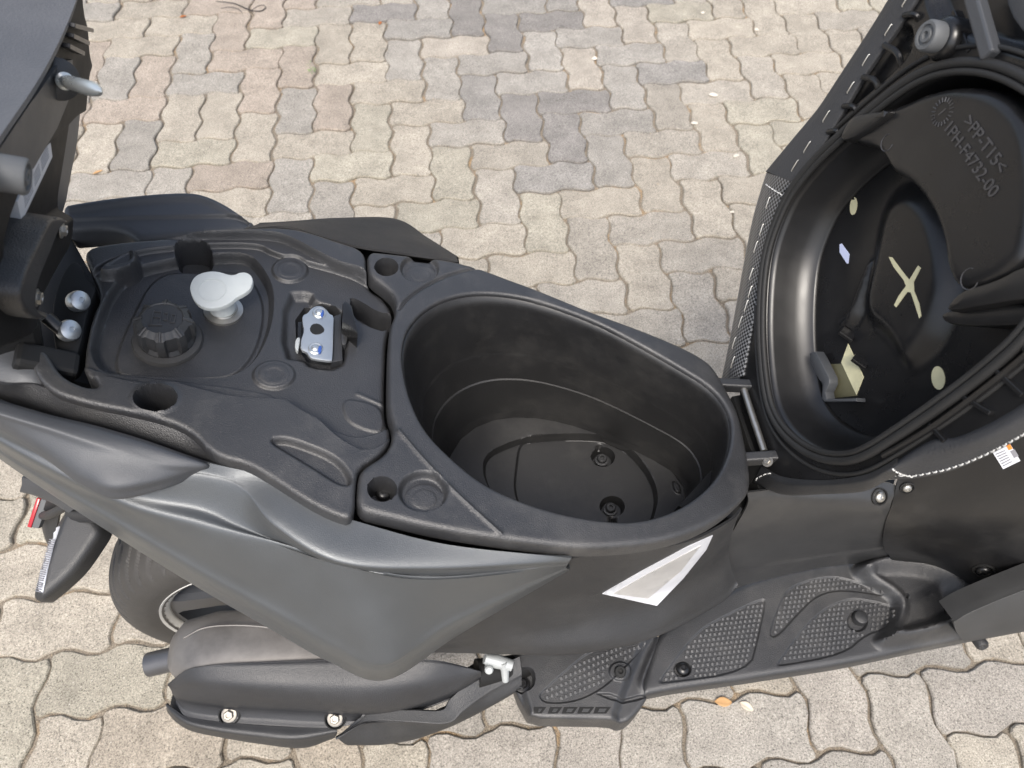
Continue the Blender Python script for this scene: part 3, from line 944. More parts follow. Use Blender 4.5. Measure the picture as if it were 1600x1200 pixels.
# seat latch
c4 = lambda x_, y_: (400 + x_ / 4, 330 + y_ / 4)
lpx = [c4(*q) for q in [(290, 650), (325, 636), (340, 612), (372, 592), (410, 592), (440, 612), (460, 642), (486, 652), (485, 720), (478, 925), (470, 936), (355, 922), (330, 905), (318, 880), (278, 866), (282, 800), (302, 745), (290, 700)]]
latch = prism('seat_latch', DECK, lpx, -.016, -.012, 'zinc', scooter, bev=.0008, round_=1)
prism('latch_housing', DECK, [c4(*q) for q in [(486, 655), (530, 640), (542, 930), (470, 945), (478, 925)]], -.040, -.016, 'dark', scooter, bev=.001, round_=0)
prism('latch_housing', DECK, [c4(*q) for q in [(262, 690), (290, 690), (282, 860), (255, 850)]], -.040, -.018, 'black', scooter, bev=.001, round_=0)
prism('latch_slot', DECK, [c4(*q) for q in [(333, 742), (348, 706), (388, 700), (420, 722), (430, 748), (402, 768), (358, 770)]], -.0122, -.0116, 'void', latch, bev=0, round_=1)
for q in [(397, 634), (372, 858)]:
    lathe('rivet', DECK.hit(*c4(*q), -.012), DECK.n, [(.0085, -.0005), (.0085, .0006), (.007, .0016), (.005, .0012), (.0045, .002), (.003, .0032), (.0001, .0034)], 'zinc', latch, 24)
for q in [[(405, 622), (424, 612), (422, 655), (404, 660)], [(390, 842), (412, 838), (408, 884), (386, 886)]]:
    prism('paint_mark', DECK, [c4(*p) for p in q], -.0112, -.0090, 'blue', latch, bev=.0004, round_=1)
prism('latch_pawl', DECK, [c4(*q) for q in [(240, 850), (250, 790), (278, 785), (272, 830), (262, 880)]], -.022, -.016, 'alloy', scooter, bev=.001)
V, f = prism_vf(DECK, DECK.sts([c4(*q) for q in [(540, 575), (560, 558), (600, 590), (636, 760), (590, 720), (540, 690)]], .008), -.030, .008, .002)
lev = mk('latch_lever', V, f, 'black', scooter)
prism('latch_lever', DECK, [c4(*q) for q in [(540, 690), (575, 705), (572, 835), (525, 830)]], -.032, -.014, 'dark', scooter, bev=.002, round_=1)

# ---------- storage rim and bucket
c5 = lambda x_, y_: (550 + x_ / 2.449, 380 + y_ / 2.449)
rim_out = [(573, 391), (600, 393), (650, 399), (700, 404), (747, 416), (800, 436), (836, 449), (880, 467), (926, 486), (1007, 515), (1073, 543), (1109, 564), (1124, 584), (1140, 613), (1156, 645), (1168, 700), (1175, 745), (1171, 775), (1122, 815), (1062, 840), (999, 852), (917, 857), (860, 852), (780, 842), (680, 826), (600, 806), (557, 797), (558, 752), (564, 731), (598, 711), (611, 692), (615, 667), (606, 641), (605, 600), (607, 530), (610, 507), (619, 486), (617, 464), (602, 448), (582, 434), (575, 424)]
hole = [(627.6, 568), (630, 535), (638, 512), (660, 486), (693, 467), (734, 457.6), (779, 458), (828, 466), (885, 484), (942, 507), (999, 537), (1060, 572), (1109, 602), (1134, 631), (1145, 662), (1142, 702), (1122, 747), (1085, 782), (1040, 805), (991, 816), (942, 814), (877, 803), (815, 784), (754, 756), (705, 716), (664, 674), (640, 625)]
sh_f, sh_n = ell(604, 417, 17, 13), ell(597, 764, 21, 18)
rim_feats = [Feat(ell(655, 425, 29, 21), -.008, .005), Feat(ell(658, 430, 25, 16), -.0072, .002), Feat(ell(658, 430, 15, 9), -.0068, .0015),
             Feat(ell(660, 774, 36, 29), -.010, .006), Feat(ell(663, 780, 31, 24), -.0092, .002), Feat(ell(663, 780, 19, 15), -.0086, .0015),
             Feat(sh_f, -.034, .0035, wref=0), Feat(sh_n, -.034, .0035, wref=0),
             Feat([(624, 482), (640, 462), (675, 440), (712, 425), (749, 417)], -.0035, .0035, 'add', closed=False),
             Feat([(623, 672), (660, 716), (705, 763), (745, 800), (783, 834)], .0022, .0030, 'add', closed=False),
             ]
rim = panel('storage_rim', DECK, rim_out, rim_feats, 'deck', scooter, res=.0026, holes=[hole], edge_r=.007, hole_r=.004, skirt=.016, hole_skirt=.003)
bolt(DECK.hit(607, 424, -.030), DECK.n, .006, 'steel', scooter, kind='round')
bolt(DECK.hit(599, 771, -.031), DECK.n, .0085, 'black', scooter, kind='round')
# bucket walls
hst = resample(chaikin(DECK.sts(hole), 2), n=120)
H3 = DECK.W(hst, np.full(len(hst), -.0065))
cen = H3.mean(0)
def ringz(sc, zf, base=.45):
    P = cen + (H3 - cen) * np.array([sc + .012 * (1 - zf), sc - .016 * (1 - zf), 1])
    z = base + (H3[:, 2] - base) * zf
    P[:, :2] += np.array([.012, .001]) * (1 - zf)
    P[:, 2] = z; return P
rows = [ringz(1.0, 1.0), ringz(.992, .93), ringz(.975, .70), ringz(.966, .56), ringz(.9645, .545), ringz(.955, .535), ringz(.953, .525), ringz(.93, .36), ringz(.9285, .352), ringz(.918, .345), ringz(.916, .335), ringz(.890, .06), ringz(.880, .02), ringz(.862, 0.0)]
rows.append(ringz(.860, -.02)); rows.append(ringz(.860, -.25))
rows[3:5] = [ringz(.966, .57), ringz(.9635, .56)]
rows[5:7] = [ringz(.960, .553), ringz(.958, .54)]
V = [p for r in rows for p in r]; n = 120; Fc = []
for j in range(len(rows) - 1):
    for k in range(n):
        k2 = (k + 1) % n
        Fc.append((j * n + k2, j * n + k, (j + 1) * n + k, (j + 1) * n + k2))
bucket = mk('storage_bucket', V, Fc, 'bucket', scooter, angle=30)
o2 = bucket.modifiers.new('shell', 'SOLIDIFY'); o2.thickness = .003; o2.offset = -1
fl = rows[-3]
FB = BUCKET
floor_px = [proj(p) for p in fl[::4]]
bo = [c5(*q) for q in [(505, 910), (508, 825), (600, 780), (680, 757), (900, 750), (1010, 768), (1095, 840), (1150, 930), (1162, 1000), (1140, 1080), (1080, 1150), (900, 1150), (700, 1090), (560, 1000)]]
bo2 = [c5(*q) for q in [(620, 940), (630, 850), (640, 775), (690, 757), (900, 750), (1010, 768), (1095, 840), (1150, 930), (1162, 1000), (1140, 1080), (1080, 1150), (900, 1150), (720, 1090), (640, 1010)]]
bucket_floor = panel('bucket_floor', FB, floor_px, [Feat(bo, -.012, .004), Feat(bo2, -.016, .004),
     Feat(ell(*c5(960, 820), 17, 14), -.034, .004, wref=-.018), Feat(ell(*c5(995, 1010), 18, 15), -.034, .004, wref=-.018),
     Feat([c5(950, 758), c5(952, 780), c5(960, 810)], -.010, .006, 'add', closed=False), Feat([c5(1000, 1020), c5(1005, 1045), c5(1003, 1070)], -.010, .006, 'add', closed=False),
     Feat([c5(*q) for q in [(1225, 905), (1250, 915), (1262, 955), (1235, 950)]], .004, .003)],
     'bucket', bucket, res=.003, edge_r=0, skirt=.004, rnd=0)
for q in [(955, 832), (988, 1020)]:
    lathe('bucket_bolt', FB.hit(*c5(*q), -.033), FB.n, [(.0105, 0), (.0105, .003), (.0075, .0035), (.007, .009), (.006, .010), (.003, .010), (.003, .006), (.0001, .006)], 'dark', bucket, 18)

# ---------- black sheet and blocks added for the shade in gaps under the covers
_hs = cen + (H3 - cen) * np.array([1.045, 1.045, 1]) + np.array([.003, 0, 0])
_hs[:, 2] = DECK.o[2] + (-.060 - DECK.n[0] * (_hs[:, 0] - DECK.o[0])) / DECK.n[2]
_hp = [proj(p) for p in _hs][::4]
panel('shade_sheet', DECK, [(140, 400), (280, 372), (440, 366), (560, 392), (700, 410), (840, 455), (930, 495), (1070, 550), (1120, 592), (1150, 660), (1165, 760), (1110, 812), (1000, 842), (900, 846), (760, 832), (570, 800), (480, 770), (400, 715), (300, 650), (150, 590), (130, 500)], [], 'void', scooter, res=.012, holes=[_hp], edge_r=0, hole_r=0, skirt=.05, hole_skirt=.004, base=-.060)
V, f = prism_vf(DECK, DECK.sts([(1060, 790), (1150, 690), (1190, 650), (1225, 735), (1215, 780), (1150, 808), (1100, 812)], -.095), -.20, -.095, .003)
mk('shade_block', V, f, 'void', scooter)
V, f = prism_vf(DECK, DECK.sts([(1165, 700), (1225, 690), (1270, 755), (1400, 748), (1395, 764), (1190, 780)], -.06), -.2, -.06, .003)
mk('shade_block', V, f, 'void', scooter)
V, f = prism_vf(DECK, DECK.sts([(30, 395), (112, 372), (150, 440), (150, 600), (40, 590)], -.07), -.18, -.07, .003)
mk('shade_block', V, f, 'void', scooter)
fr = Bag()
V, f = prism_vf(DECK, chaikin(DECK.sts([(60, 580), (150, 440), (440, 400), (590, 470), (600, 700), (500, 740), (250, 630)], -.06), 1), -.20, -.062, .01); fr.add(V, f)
fr.build('shade_block', 'void', scooter)

# ---------- right side cover
def dz(p, w): return dk(p[0], p[1], w)
S0 = [dz(p, -.016) for p in [(-60, 600), (60, 650), (180, 690), (320, 722), (424, 748), (480, 788), (559, 815), (700, 851), (893, 872)]]
S1 = [dz(p, w) for p, w in zip([(-60, 625), (60, 680), (190, 722), (325, 738), (388, 762), (437, 818), (532, 873), (675, 886), (889, 878)], [-.03, -.03, -.03, -.024, -.022, -.020, -.022, -.024, -.022])]
S1b = [dz(p, w) for p, w in zip([(-60, 632), (55, 690), (190, 735), (322, 750), (378, 772), (428, 826), (528, 880), (674, 891), (888, 880)], [-.035, -.035, -.034, -.029, -.028, -.030, -.034, -.034, -.028])]
S2 = [dz(p, w) for p, w in zip([(-60, 648), (45, 702), (188, 765), (312, 792), (372, 818), (440, 848), (533, 885), (674, 900), (887, 882)], [-.055, -.055, -.055, -.055, -.055, -.052, -.050, -.046, -.034])]
S3 = [dz(p, w) for p, w in zip([(-60, 655), (38, 715), (190, 790), (304, 822), (372, 842), (446, 862), (540, 890), (674, 908), (886, 884)], [-.066, -.066, -.066, -.062, -.060, -.056, -.053, -.050, -.040])]
S3b = [dz(p, w) for p, w in zip([(-60, 658), (36, 719), (190, 797), (300, 832), (370, 854), (446, 873), (545, 902), (672, 920), (884, 886)], [-.072, -.072, -.072, -.068, -.066, -.062, -.060, -.058, -.045])]
S4 = Z([(-60, 662, .722), (33, 722, .710), (178, 800, .690), (318, 878, .662), (446, 944, .635), (530, 992, .612), (603, 1018, .598), (692, 962, .606), (884, 887, .640)])
S4a = Z([(-60, 666, .712), (32, 730, .698), (171, 813, .676), (308, 894, .646), (436, 965, .616), (522, 1014, .590), (603, 1042, .574), (705, 977, .586), (887, 889, .632)])
S4b = Z([(-60, 669, .693), (32, 735, .676), (168, 820, .652), (304, 904, .618), (430, 976, .586), (517, 1026, .556), (603, 1054, .538), (713, 985, .555), (889, 889, .620)])
S5 = Z([(-60, 672, .655), (33, 739, .636), (165, 827, .608), (300, 912, .568), (425, 984, .532), (514, 1033, .498), (604, 1062, .476), (718, 991, .500), (890, 889, .602)])
S6 = shift(S5, (0.005, .02, -.012))
S7 = shift(S5, (0.01, .07, -.02))
side_cover = loft('side_cover', [S0, S1, S1b, S2, S3, S4, S4a, S4b, S5, S6, S7], 'cover', scooter, nu=150, nv=130, thick=.003)

# ---------- lower body cover on the right
E0 = Z([(560, 985, .50), (690, 975, .53), (762, 935, .56), (830, 903, .59), (893, 873, .615), (1000, 862, .625), (1080, 845, .625), (1140, 815, .615), (1160, 795, .607)])
E1 = Z([(560, 1000, .46), (690, 990, .49), (770, 955, .51), (840, 925, .535), (910, 900, .56), (1000, 885, .57), (1075, 868, .575), (1120, 845, .57), (1150, 815, .565)])
E1b = Z([(560, 1008, .44), (690, 1000, .46), (780, 975, .47), (860, 950, .485), (930, 930, .49), (1010, 915, .49), (1075, 897, .485), (1110, 880, .48), (1140, 850, .485)])
E1c = Z([(560, 1012, .43), (690, 1006, .445), (785, 992, .445), (865, 980, .445), (940, 962, .445), (1010, 940, .44), (1075, 915, .44), (1120, 893, .44), (1140, 875, .445)])
E2 = Z([(560, 1015, .42), (690, 1012, .42), (795, 1012, .42), (880, 1013, .415), (950, 1004, .41), (1009, 990, .40), (1060, 968, .395), (1125, 930, .39), (1150, 905, .395)])
E2b = Z([(560, 1020, .40), (690, 1019, .40), (800, 1022, .40), (880, 1023, .395), (950, 1014, .39), (1010, 999, .385), (1062, 977, .38), (1128, 940, .37), (1152, 914, .385)])
E3 = shift(E2b, (0, .03, -.02))
body = loft('body_cover', [E0, E1, E1b, E1c, E2, E2b, E3], 'dark', scooter, nu=110, nv=60, thick=.003)
decal('badge', body, [(941, 927), (1000, 893), (1075, 853), (1113, 836), (1103, 858), (1068, 902), (1026, 946)], 'emblemwhite', scooter, lift=.0009)
decal('badge', body, [(958, 926), (1008, 897), (1094, 851), (1064, 890), (1012, 934)], 'emblem', scooter, lift=.0016)

# ---------- left side cover (far side)
L0 = [dz(p, -.008) for p in [(380, 362), (447, 357), (500, 372), (560, 388), (640, 400), (715, 410)]]
L1 = [dz(p, w) for p, w in zip([(400, 355), (447, 352), (520, 350), (585, 358), (650, 377), (712, 406)], [-.03, -.035, -.05, -.06, -.05, -.03])]
L2 = [dz(p, w) for p, w in zip([(410, 353), (450, 351), (535, 344.5), (618, 345), (668, 375), (714, 405)], [-.045, -.05, -.075, -.10, -.09, -.05])]
L3 = shift(L2, (0, .002, -.03)); L4 = shift(L2, (0, -.02, -.12))
loft('side_cover', [L0, L1, L2, L3, L4], 'covermatte', scooter, nu=70, nv=50, thick=.003)

# ---------- grab rails
G0 = [dz(p, w) for p, w in zip([(-60, 608), (0, 625), (75, 647), (150, 665), (225, 687), (285, 708), (322, 721), (330, 727)], [.000, -.002, -.004, -.006, -.010, -.014, -.018, -.022])]
G0b = [dz(p, w) for p, w in zip([(-60, 611), (0, 629), (75, 652), (150, 671), (225, 693), (284, 713), (319, 724), (329, 729)], [.010, .008, .006, .005, .001, -.005, -.012, -.020])]
G1 = [dz(p, w) for p, w in zip([(-60, 626), (0, 646), (75, 668), (140, 688), (205, 706), (262, 724), (312, 730), (328, 731)], [.012, .010, .008, .006, .001, -.006, -.013, -.021])]
G1b = [dz(p, w) for p, w in zip([(-60, 632), (0, 653), (75, 680), (135, 703), (195, 723), (250, 734), (305, 735), (328, 732)], [.006, .004, .001, -.001, -.004, -.010, -.018, -.023])]
G2 = [dz(p, w) for p, w in zip([(-60, 640), (0, 661), (75, 702), (130, 735), (178, 757), (240, 752), (300, 738), (327, 733)], [-.002, -.004, -.010, -.013, -.013, -.016, -.022, -.026])]
G3 = [dz(p, w) for p, w in zip([(-60, 645), (0, 668), (75, 714), (128, 750), (178, 770), (246, 759), (302, 742), (327, 734)], [-.012, -.014, -.020, -.023, -.024, -.026, -.028, -.030])]
G3b = [dz(p, w) for p, w in zip([(-60, 648), (0, 672), (75, 720), (126, 757), (180, 780), (250, 766), (305, 745), (328, 735)], [-.024, -.026, -.032, -.035, -.036, -.036, -.036, -.034])]
G4 = shift(G3b, (0, .012, -.010))
rail = loft('grab_rail', [G0, G0b, G1, G1b, G2, G3, G3b, G4], 'rail', scooter, nu=90, nv=70, thick=.004)
# body wall between the deck edge and the rail
W0 = [dz(p, -.006) for p in [(-60, 580), (0, 600), (45, 600), (70, 606), (120, 627), (230, 648), (297, 670), (334, 712)]]
W1 = [dz(p, -.03) for p in [(-60, 605), (0, 622), (45, 634), (75, 645), (130, 662), (230, 690), (300, 712), (336, 724)]]
W2 = [dz(p, -.06) for p in [(-60, 615), (0, 632), (45, 644), (75, 655), (130, 672), (230, 700), (300, 722), (340, 740)]]
loft('tail_cover', [W0, W1, W2], 'deck', scooter, nu=60, nv=16, thick=.003)
K0 = [dz(p, -.002) for p in [(-60, 500), (0, 545), (20, 545), (45, 540), (60, 541)]]
K1 = [dz(p, -.004) for p in [(-60, 545), (0, 570), (30, 580), (52, 575), (66, 560)]]
K2 = [dz(p, -.012) for p in [(-60, 580), (0, 602), (40, 606), (62, 605), (76, 590)]]
loft('tail_cover', [K0, K1, K2], 'rail', scooter, nu=30, nv=16, thick=.003)

LR = Plane(at(270, 330, .765), (1, 0, -.10), (0, 1, .12))
lr_out = [(95, 320), (117, 315), (180, 305), (250, 298), (300, 296), (325, 302), (352, 315), (377, 331), (395, 343), (397, 350), (390, 354), (350, 356), (280, 362), (212, 370), (200, 361), (188, 354), (172, 350), (150, 347), (120, 350), (90, 352)]
panel('grab_rail', LR, lr_out, [Feat([(60, 335), (120, 332), (180, 322), (250, 314), (305, 312), (330, 316), (395, 350), (350, 372), (200, 380), (60, 390)], -.006, .012),
      Feat([(60, 350), (150, 345), (200, 343), (300, 340), (370, 338), (400, 352), (350, 372), (200, 380), (60, 390)], -.010, .005)], 'rail', scooter, res=.003, edge_r=.010, skirt=.028)

# ---------- tail, signal, reflector
tailp = loft('tail_panel', [Z([(34, 746, .60), (60, 752, .60), (90, 765, .59), (125, 790, .58)]), Z([(34, 757, .585), (55, 764, .585), (85, 777, .575), (115, 796, .565)]), Z([(33, 769, .56), (52, 773, .56), (80, 784, .55), (108, 800, .55)]), shift(Z([(33, 769, .56), (52, 773, .56), (80, 784, .55), (108, 800, .55)]), (.01, .03, -.02))], 'rail', scooter, nu=20, nv=16)
TS = Plane(at(105, 860, .52), (1, 0.1, .05), (0, 1, .30))
sig_out = [(100, 789), (108, 785), (122, 793), (142, 808), (157, 825), (161, 838), (150, 857), (126, 894), (100, 917), (78, 933), (65, 936), (56, 930), (54, 921), (60, 890), (70, 842), (85, 805)]
signal = panel('turn_signal', TS, sig_out, [Feat([(104, 780), (90, 810), (78, 850), (68, 895), (63, 945), (120, 960), (200, 850), (140, 780)], .008, .014)], 'dark', scooter, res=.003, edge_r=.011, skirt=.022)
# ribbed lens strip along its rear edge
lens_px = [(101, 793), (106, 793), (97, 813), (85, 850), (75, 890), (71, 912), (68, 925), (63, 925), (61, 918), (65, 890), (75, 844), (90, 808)]
decal('signal_lens', signal, lens_px, 'lens', signal, lift=.0012, step=4)
rb = Bag()
for t in np.linspace(0.02, .98, 40):
    p = np.array([98, 791]) * (1 - t) + np.array([56, 926]) * t + np.array([-3, 0]) * math.sin(math.pi * t)
    q0, n0 = on(signal, p[0] + 1.5, p[1] - .2, .0020); q1, n1 = on(signal, p[0] + 9.0, p[1] + 1.2, .0022)
    if q0 is None or q1 is None: continue
    V, f = tube_vf([q0, (q0 + q1) / 2, q1], .0008, 5); rb.add(V, f)
rb.build('lens_rib', 'print', signal, kind='stuff')
tube('signal_stalk', [at(118, 800, .53), at(140, 800, .545), at(170, 800, .56)], .014, 'dark', scooter)
RP = Plane(at(55, 800, .47), (1, 0, 0), (0, .8, .6))
refl = prism('reflector_holder', RP, [(62, 779), (76, 783), (60, 826), (47, 824)], -.006, .004, 'rubbergrey', scooter, bev=.001, round_=0)
prism('reflector', RP, [(57, 778), (63, 780), (48, 825), (42, 823)], -.004, .006, 'red', refl, bev=.001, round_=0)
tube('plate_bracket', [at(66, 806, .462), at(82, 802, .50), np.array([-.03, -1.335, .55]), np.array([.06, -1.335, .60])], .006, 'dark', scooter)
loft('mud_flap', [Z([(72, 782, .50), (84, 786, .50), (95, 790, .50)]), Z([(66, 805, .46), (78, 810, .46), (90, 815, .46)]), Z([(66, 828, .42), (72, 842, .42), (84, 850, .42)]), Z([(74, 850, .38), (80, 860, .38), (90, 866, .38)])], 'dark', scooter, nu=14, nv=20)

# ---------- rear wheel
WC = np.array([.152, -1.352, .262]); WR = .252
half = .068
sect = []
for s in np.linspace(-1, 1, 61):
    a_ = s * math.pi * .5 * 1.18
    r = WR - .052 * (1 - math.cos(a_)) ** 1.15 - (.012 * max(0, abs(s) - .75) / .25)
    sect.append((half * math.sin(a_) if abs(s) < .85 else math.copysign(half * math.sin(.85 * math.pi * .59) - (abs(s) - .85) * .04, s), r))
sect = [(math.copysign(half - .006, -1), .187)] + sect + [(half - .006, .187)]
na = 1440; V = []; Fc = []
for i, (h, r) in enumerate(sect):
    for k in range(na):
        t = 2 * math.pi * k / na
        ph = (t * 54 / (2 * math.pi))
        hs = h / half; dr = 0
        for sgn in (-1, 1):
            w_ = hs * sgn
            if .05 < w_ < .93:
                c_ = 2.0 * abs(w_ - .05) ** 1.6 + (0 if sgn > 0 else .5)
                q = abs(((ph - c_ + .5) % 1) - .5)
                if q < .13: dr = -.0060 * min(1.0, (.13 - q) / .05) * min(1, (w_ - .05) / .08, (.93 - w_) / .08)
        V.append(WC + np.array([(r + dr) * math.cos(t), h, (r + dr) * math.sin(t)]))
for i in range(len(sect) - 1):
    for k in range(na):
        k2 = (k + 1) % na
        Fc.append((i * na + k, i * na + k2, (i + 1) * na + k2, (i + 1) * na + k))
wheel = bpy.data.objects.new('rear_wheel', None); COL.objects.link(wheel); wheel.parent = scooter; wheel.matrix_parent_inverse = SINV
mk('tyre', V, Fc, 'tyre', wheel, angle=60)
V, f = lathe_vf(WC, (0, -1, 0), [(.187, -.060), (.185, .060), (.182, .0615), (.176, .0615), (.172, .058), (.160, .048), (.157, -.048), (.185, -.0601)], 96)
mk('rim', V, f[:-2], 'rim', wheel, angle=40)
V, f = lathe_vf(WC, (0, -1, 0), [(.1635, .0520), (.1640, .0560), (.1775, .0650), (.1785, .0600)], 96)
mk('rim_stripe', V, f[:-2], 'stripe', wheel, angle=60)
lathe('hub', WC, (0, -1, 0), [(.06, -.05), (.06, .03), (.05, .045), (.03, .05), (.0001, .05)], 'rim', wheel, 40)
for k in range(5):
    t = math.radians(168 + 72 * k)
    d = np.array([math.cos(t), 0, math.sin(t)]); s_ = np.array([-math.sin(t), 0, math.cos(t)]); yv = np.array([0, -1., 0])
    V = []
    for r_, w_, h0, h1 in ((.045, .034, -.01, .040), (.10, .026, -.01, .043), (.150, .030, -.01, .048), (.163, .044, -.02, .050)):
        for a_, b_ in ((-1, h0), (-1, h1 - .008), (-.7, h1), (.7, h1), (1, h1 - .008), (1, h0)): V.append(WC + d * r_ + s_ * w_ * a_ + yv * b_)
    f = [(i * 6 + j, i * 6 + (j + 1) % 6, (i + 1) * 6 + (j + 1) % 6, (i + 1) * 6 + j) for i in range(3) for j in range(6)]
    mk('spoke', V, f, 'rim', wheel, angle=30)
# inner fender / swingarm mass so that the ground does not show through
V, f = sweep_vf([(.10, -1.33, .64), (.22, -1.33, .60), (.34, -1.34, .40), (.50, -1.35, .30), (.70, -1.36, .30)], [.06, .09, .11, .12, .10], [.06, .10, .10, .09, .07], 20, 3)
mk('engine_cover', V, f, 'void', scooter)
FEN = []
for t in np.linspace(math.radians(20), math.radians(98), 24):
    d = np.array([math.cos(t), 0, math.sin(t)])
    FEN.append([WC + d * .285 + np.array([0, -.088, 0]), WC + d * .305 + np.array([0, -.06, 0]), WC + d * .31, WC + d * .305 + np.array([0, .06, 0]), WC + d * .285 + np.array([0, .088, 0])])
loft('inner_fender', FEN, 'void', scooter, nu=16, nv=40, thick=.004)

# ---------- exhaust
V, f = sweep_vf([at(276, 1025, .30), at(282, 1024, .302), at(300, 1022, .305), at(345, 1020, .31), at(430, 1020, .31), at(560, 1022, .31), at(650, 1030, .31)],
                [.018, .030, .045, .054, .056, .054, .030], [.018, .030, .048, .060, .062, .058, .03], 40, 2.9)
muffler = mk('muffler', V, f, 'muffler', scooter, angle=50)
p0, p1 = at(231, 1039, .30), at(285, 1026, .305); d = nrm(p1 - p0)
V, f = lathe_vf(p0, d, [(.0140, .012), (.0140, .0), (.0165, 0), (.0172, .002), (.0172, .055), (.022, .062)], 40)
mk('tail_pipe', V, f[:-2] + [f[-2]], 'pipe', muffler, angle=40)
tube('muffler_seam', [at(287, 997, .372), at(320, 981, .378), at(370, 977, .38), at(430, 982, .38), at(520, 1000, .38)], .0014, 'muffler', muffler, n=8)
Hs = [Z(c) for c in (
    [(262, 1072, .325), (286, 1050, .355), (320, 1041, .37), (387, 1036, .375), (500, 1031, .375), (600, 1029, .375), (676, 1031, .37), (725, 1041, .35), (751, 1049, .34)],
    [(264, 1073, .322), (287, 1055, .352), (320, 1047, .368), (388, 1044, .374), (500, 1042, .374), (600, 1040, .374), (676, 1040, .368), (726, 1044, .35), (751, 1050, .34)],
    [(266, 1076, .315), (292, 1068, .345), (325, 1066, .36), (395, 1070, .365), (500, 1072, .365), (590, 1072, .365), (665, 1066, .358), (728, 1053, .345), (752, 1052, .337)],
    [(268, 1080, .305), (292, 1081, .325), (330, 1084, .34), (402, 1090, .345), (500, 1095, .345), (582, 1096, .345), (655, 1085, .342), (722, 1064, .338), (752, 1054, .333)],
    [(269, 1084, .295), (290, 1093, .305), (331, 1099, .315), (406, 1104, .32), (500, 1109, .32), (575, 1112, .32), (635, 1104, .32), (700, 1084, .325), (752, 1057, .328)],
    [(272, 1088, .285), (290, 1098, .290), (332, 1104, .295), (406, 1109, .295), (500, 1114, .295), (577, 1117, .295), (640, 1108, .30), (702, 1088, .31), (753, 1059, .32)],
    [(275, 1094, .280), (292, 1110, .280), (334, 1117, .282), (410, 1122, .282), (500, 1127, .282), (570, 1124, .282), (640, 1111, .29), (703, 1090, .30), (753, 1060, .315)],
    [(277, 1098, .278), (293, 1121, .276), (335, 1128, .277), (412, 1134, .277), (500, 1138, .277), (556, 1130, .277), (640, 1113, .285), (703, 1091, .295), (753, 1061, .31)])]
Hs.append(shift(Hs[-1], (0, .03, -.02)))
shield = loft('heat_shield', Hs, 'shieldtex', scooter, nu=100, nv=80, thick=.003)
Ks = [Z(c) for c in (
    [(259, 1100, .272), (272, 1108, .276), (292, 1120, .280), (335, 1127, .281), (400, 1133, .281), (470, 1137, .281), (524, 1138, .280)],
    [(259, 1102, .270), (270, 1114, .276), (294, 1129, .281), (335, 1138, .282), (400, 1146, .282), (462, 1151, .282), (527, 1143, .279)],
    [(260, 1105, .262), (270, 1119, .268), (293, 1134, .273), (335, 1144, .274), (400, 1153, .274), (465, 1158, .274), (526, 1147, .272)],
    [(263, 1113, .245), (276, 1127, .245), (300, 1141, .245), (345, 1151, .245), (410, 1162, .245), (475, 1168, .245), (522, 1152, .255)])]
Ks.append(shift(Ks[-1], (0, .03, -.01)))
loft('shield_lip', Ks, 'dark', scooter, nu=70, nv=40, thick=.003)
for u, v in ((359, 1116), (524, 1122)):
    p, nn = on(shield, u, v, .001)
    lathe('bolt_recess', p, (0, -.5, .86), [(.0155, -.008), (.0155, .001), (.0135, .002), (.012, -.004), (.0001, -.004)], 'void', shield, 24)
    bolt(p + np.array([0, -.001, .003]), (0, -.45, .9), .0085, 'boltsteel', shield, name='shield_bolt', kind='hex')
Gs = [Z(c) for c in (
    [(562, 1126, .292), (582, 1112, .30), (640, 1110, .305), (690, 1110, .305), (706, 1090, .31), (755, 1052, .32), (812, 1026, .32)],
    [(530, 1151, .270), (577, 1126, .289), (640, 1126, .293), (698, 1127, .293), (722, 1106, .30), (762, 1078, .305), (815, 1050, .31)],
    [(528, 1154, .266), (575, 1131, .284), (640, 1131, .288), (700, 1131, .288), (727, 1112, .294), (765, 1084, .30), (815, 1058, .305)],
    [(546, 1164, .245), (598, 1164, .245), (650, 1155, .25), (700, 1136, .265), (740, 1118, .272), (778, 1098, .28), (815, 1076, .29)])]
Gs.append(shift(Gs[-1], (0, .03, -.01)))
loft('exhaust_guard', Gs, 'dark', scooter, nu=70, nv=40, thick=.003)
V, f = sweep_vf([at(745, 1052, .31), at(790, 1045, .30), at(850, 1035, .27), at(950, 1010, .24)], [.02, .018, .017, .017], [.02, .018, .017, .017], 16)
mk('exhaust_pipe', V, f, 'void', scooter)
# cast bracket seen between body and step
Br = Bag()
V, f = sweep_vf([at(757, 1029, .34), at(775, 1033, .335), at(800, 1040, .33)], [.007, .010, .008], [.009, .011, .008], 14); Br.add(V, f)
V, f = sweep_vf([at(786, 1034, .34), at(789, 1048, .325), at(790, 1063, .31)], [.006, .006, .005], [.006, .006, .005], 12); Br.add(V, f)
V, f = lathe_vf(at(764, 1046, .338), (0, -.6, .8), [(.006, -.01), (.006, .003), (.004, .005)], 14); Br.add(V, f)
Br.build('cast_bracket', 'alloy', scooter)

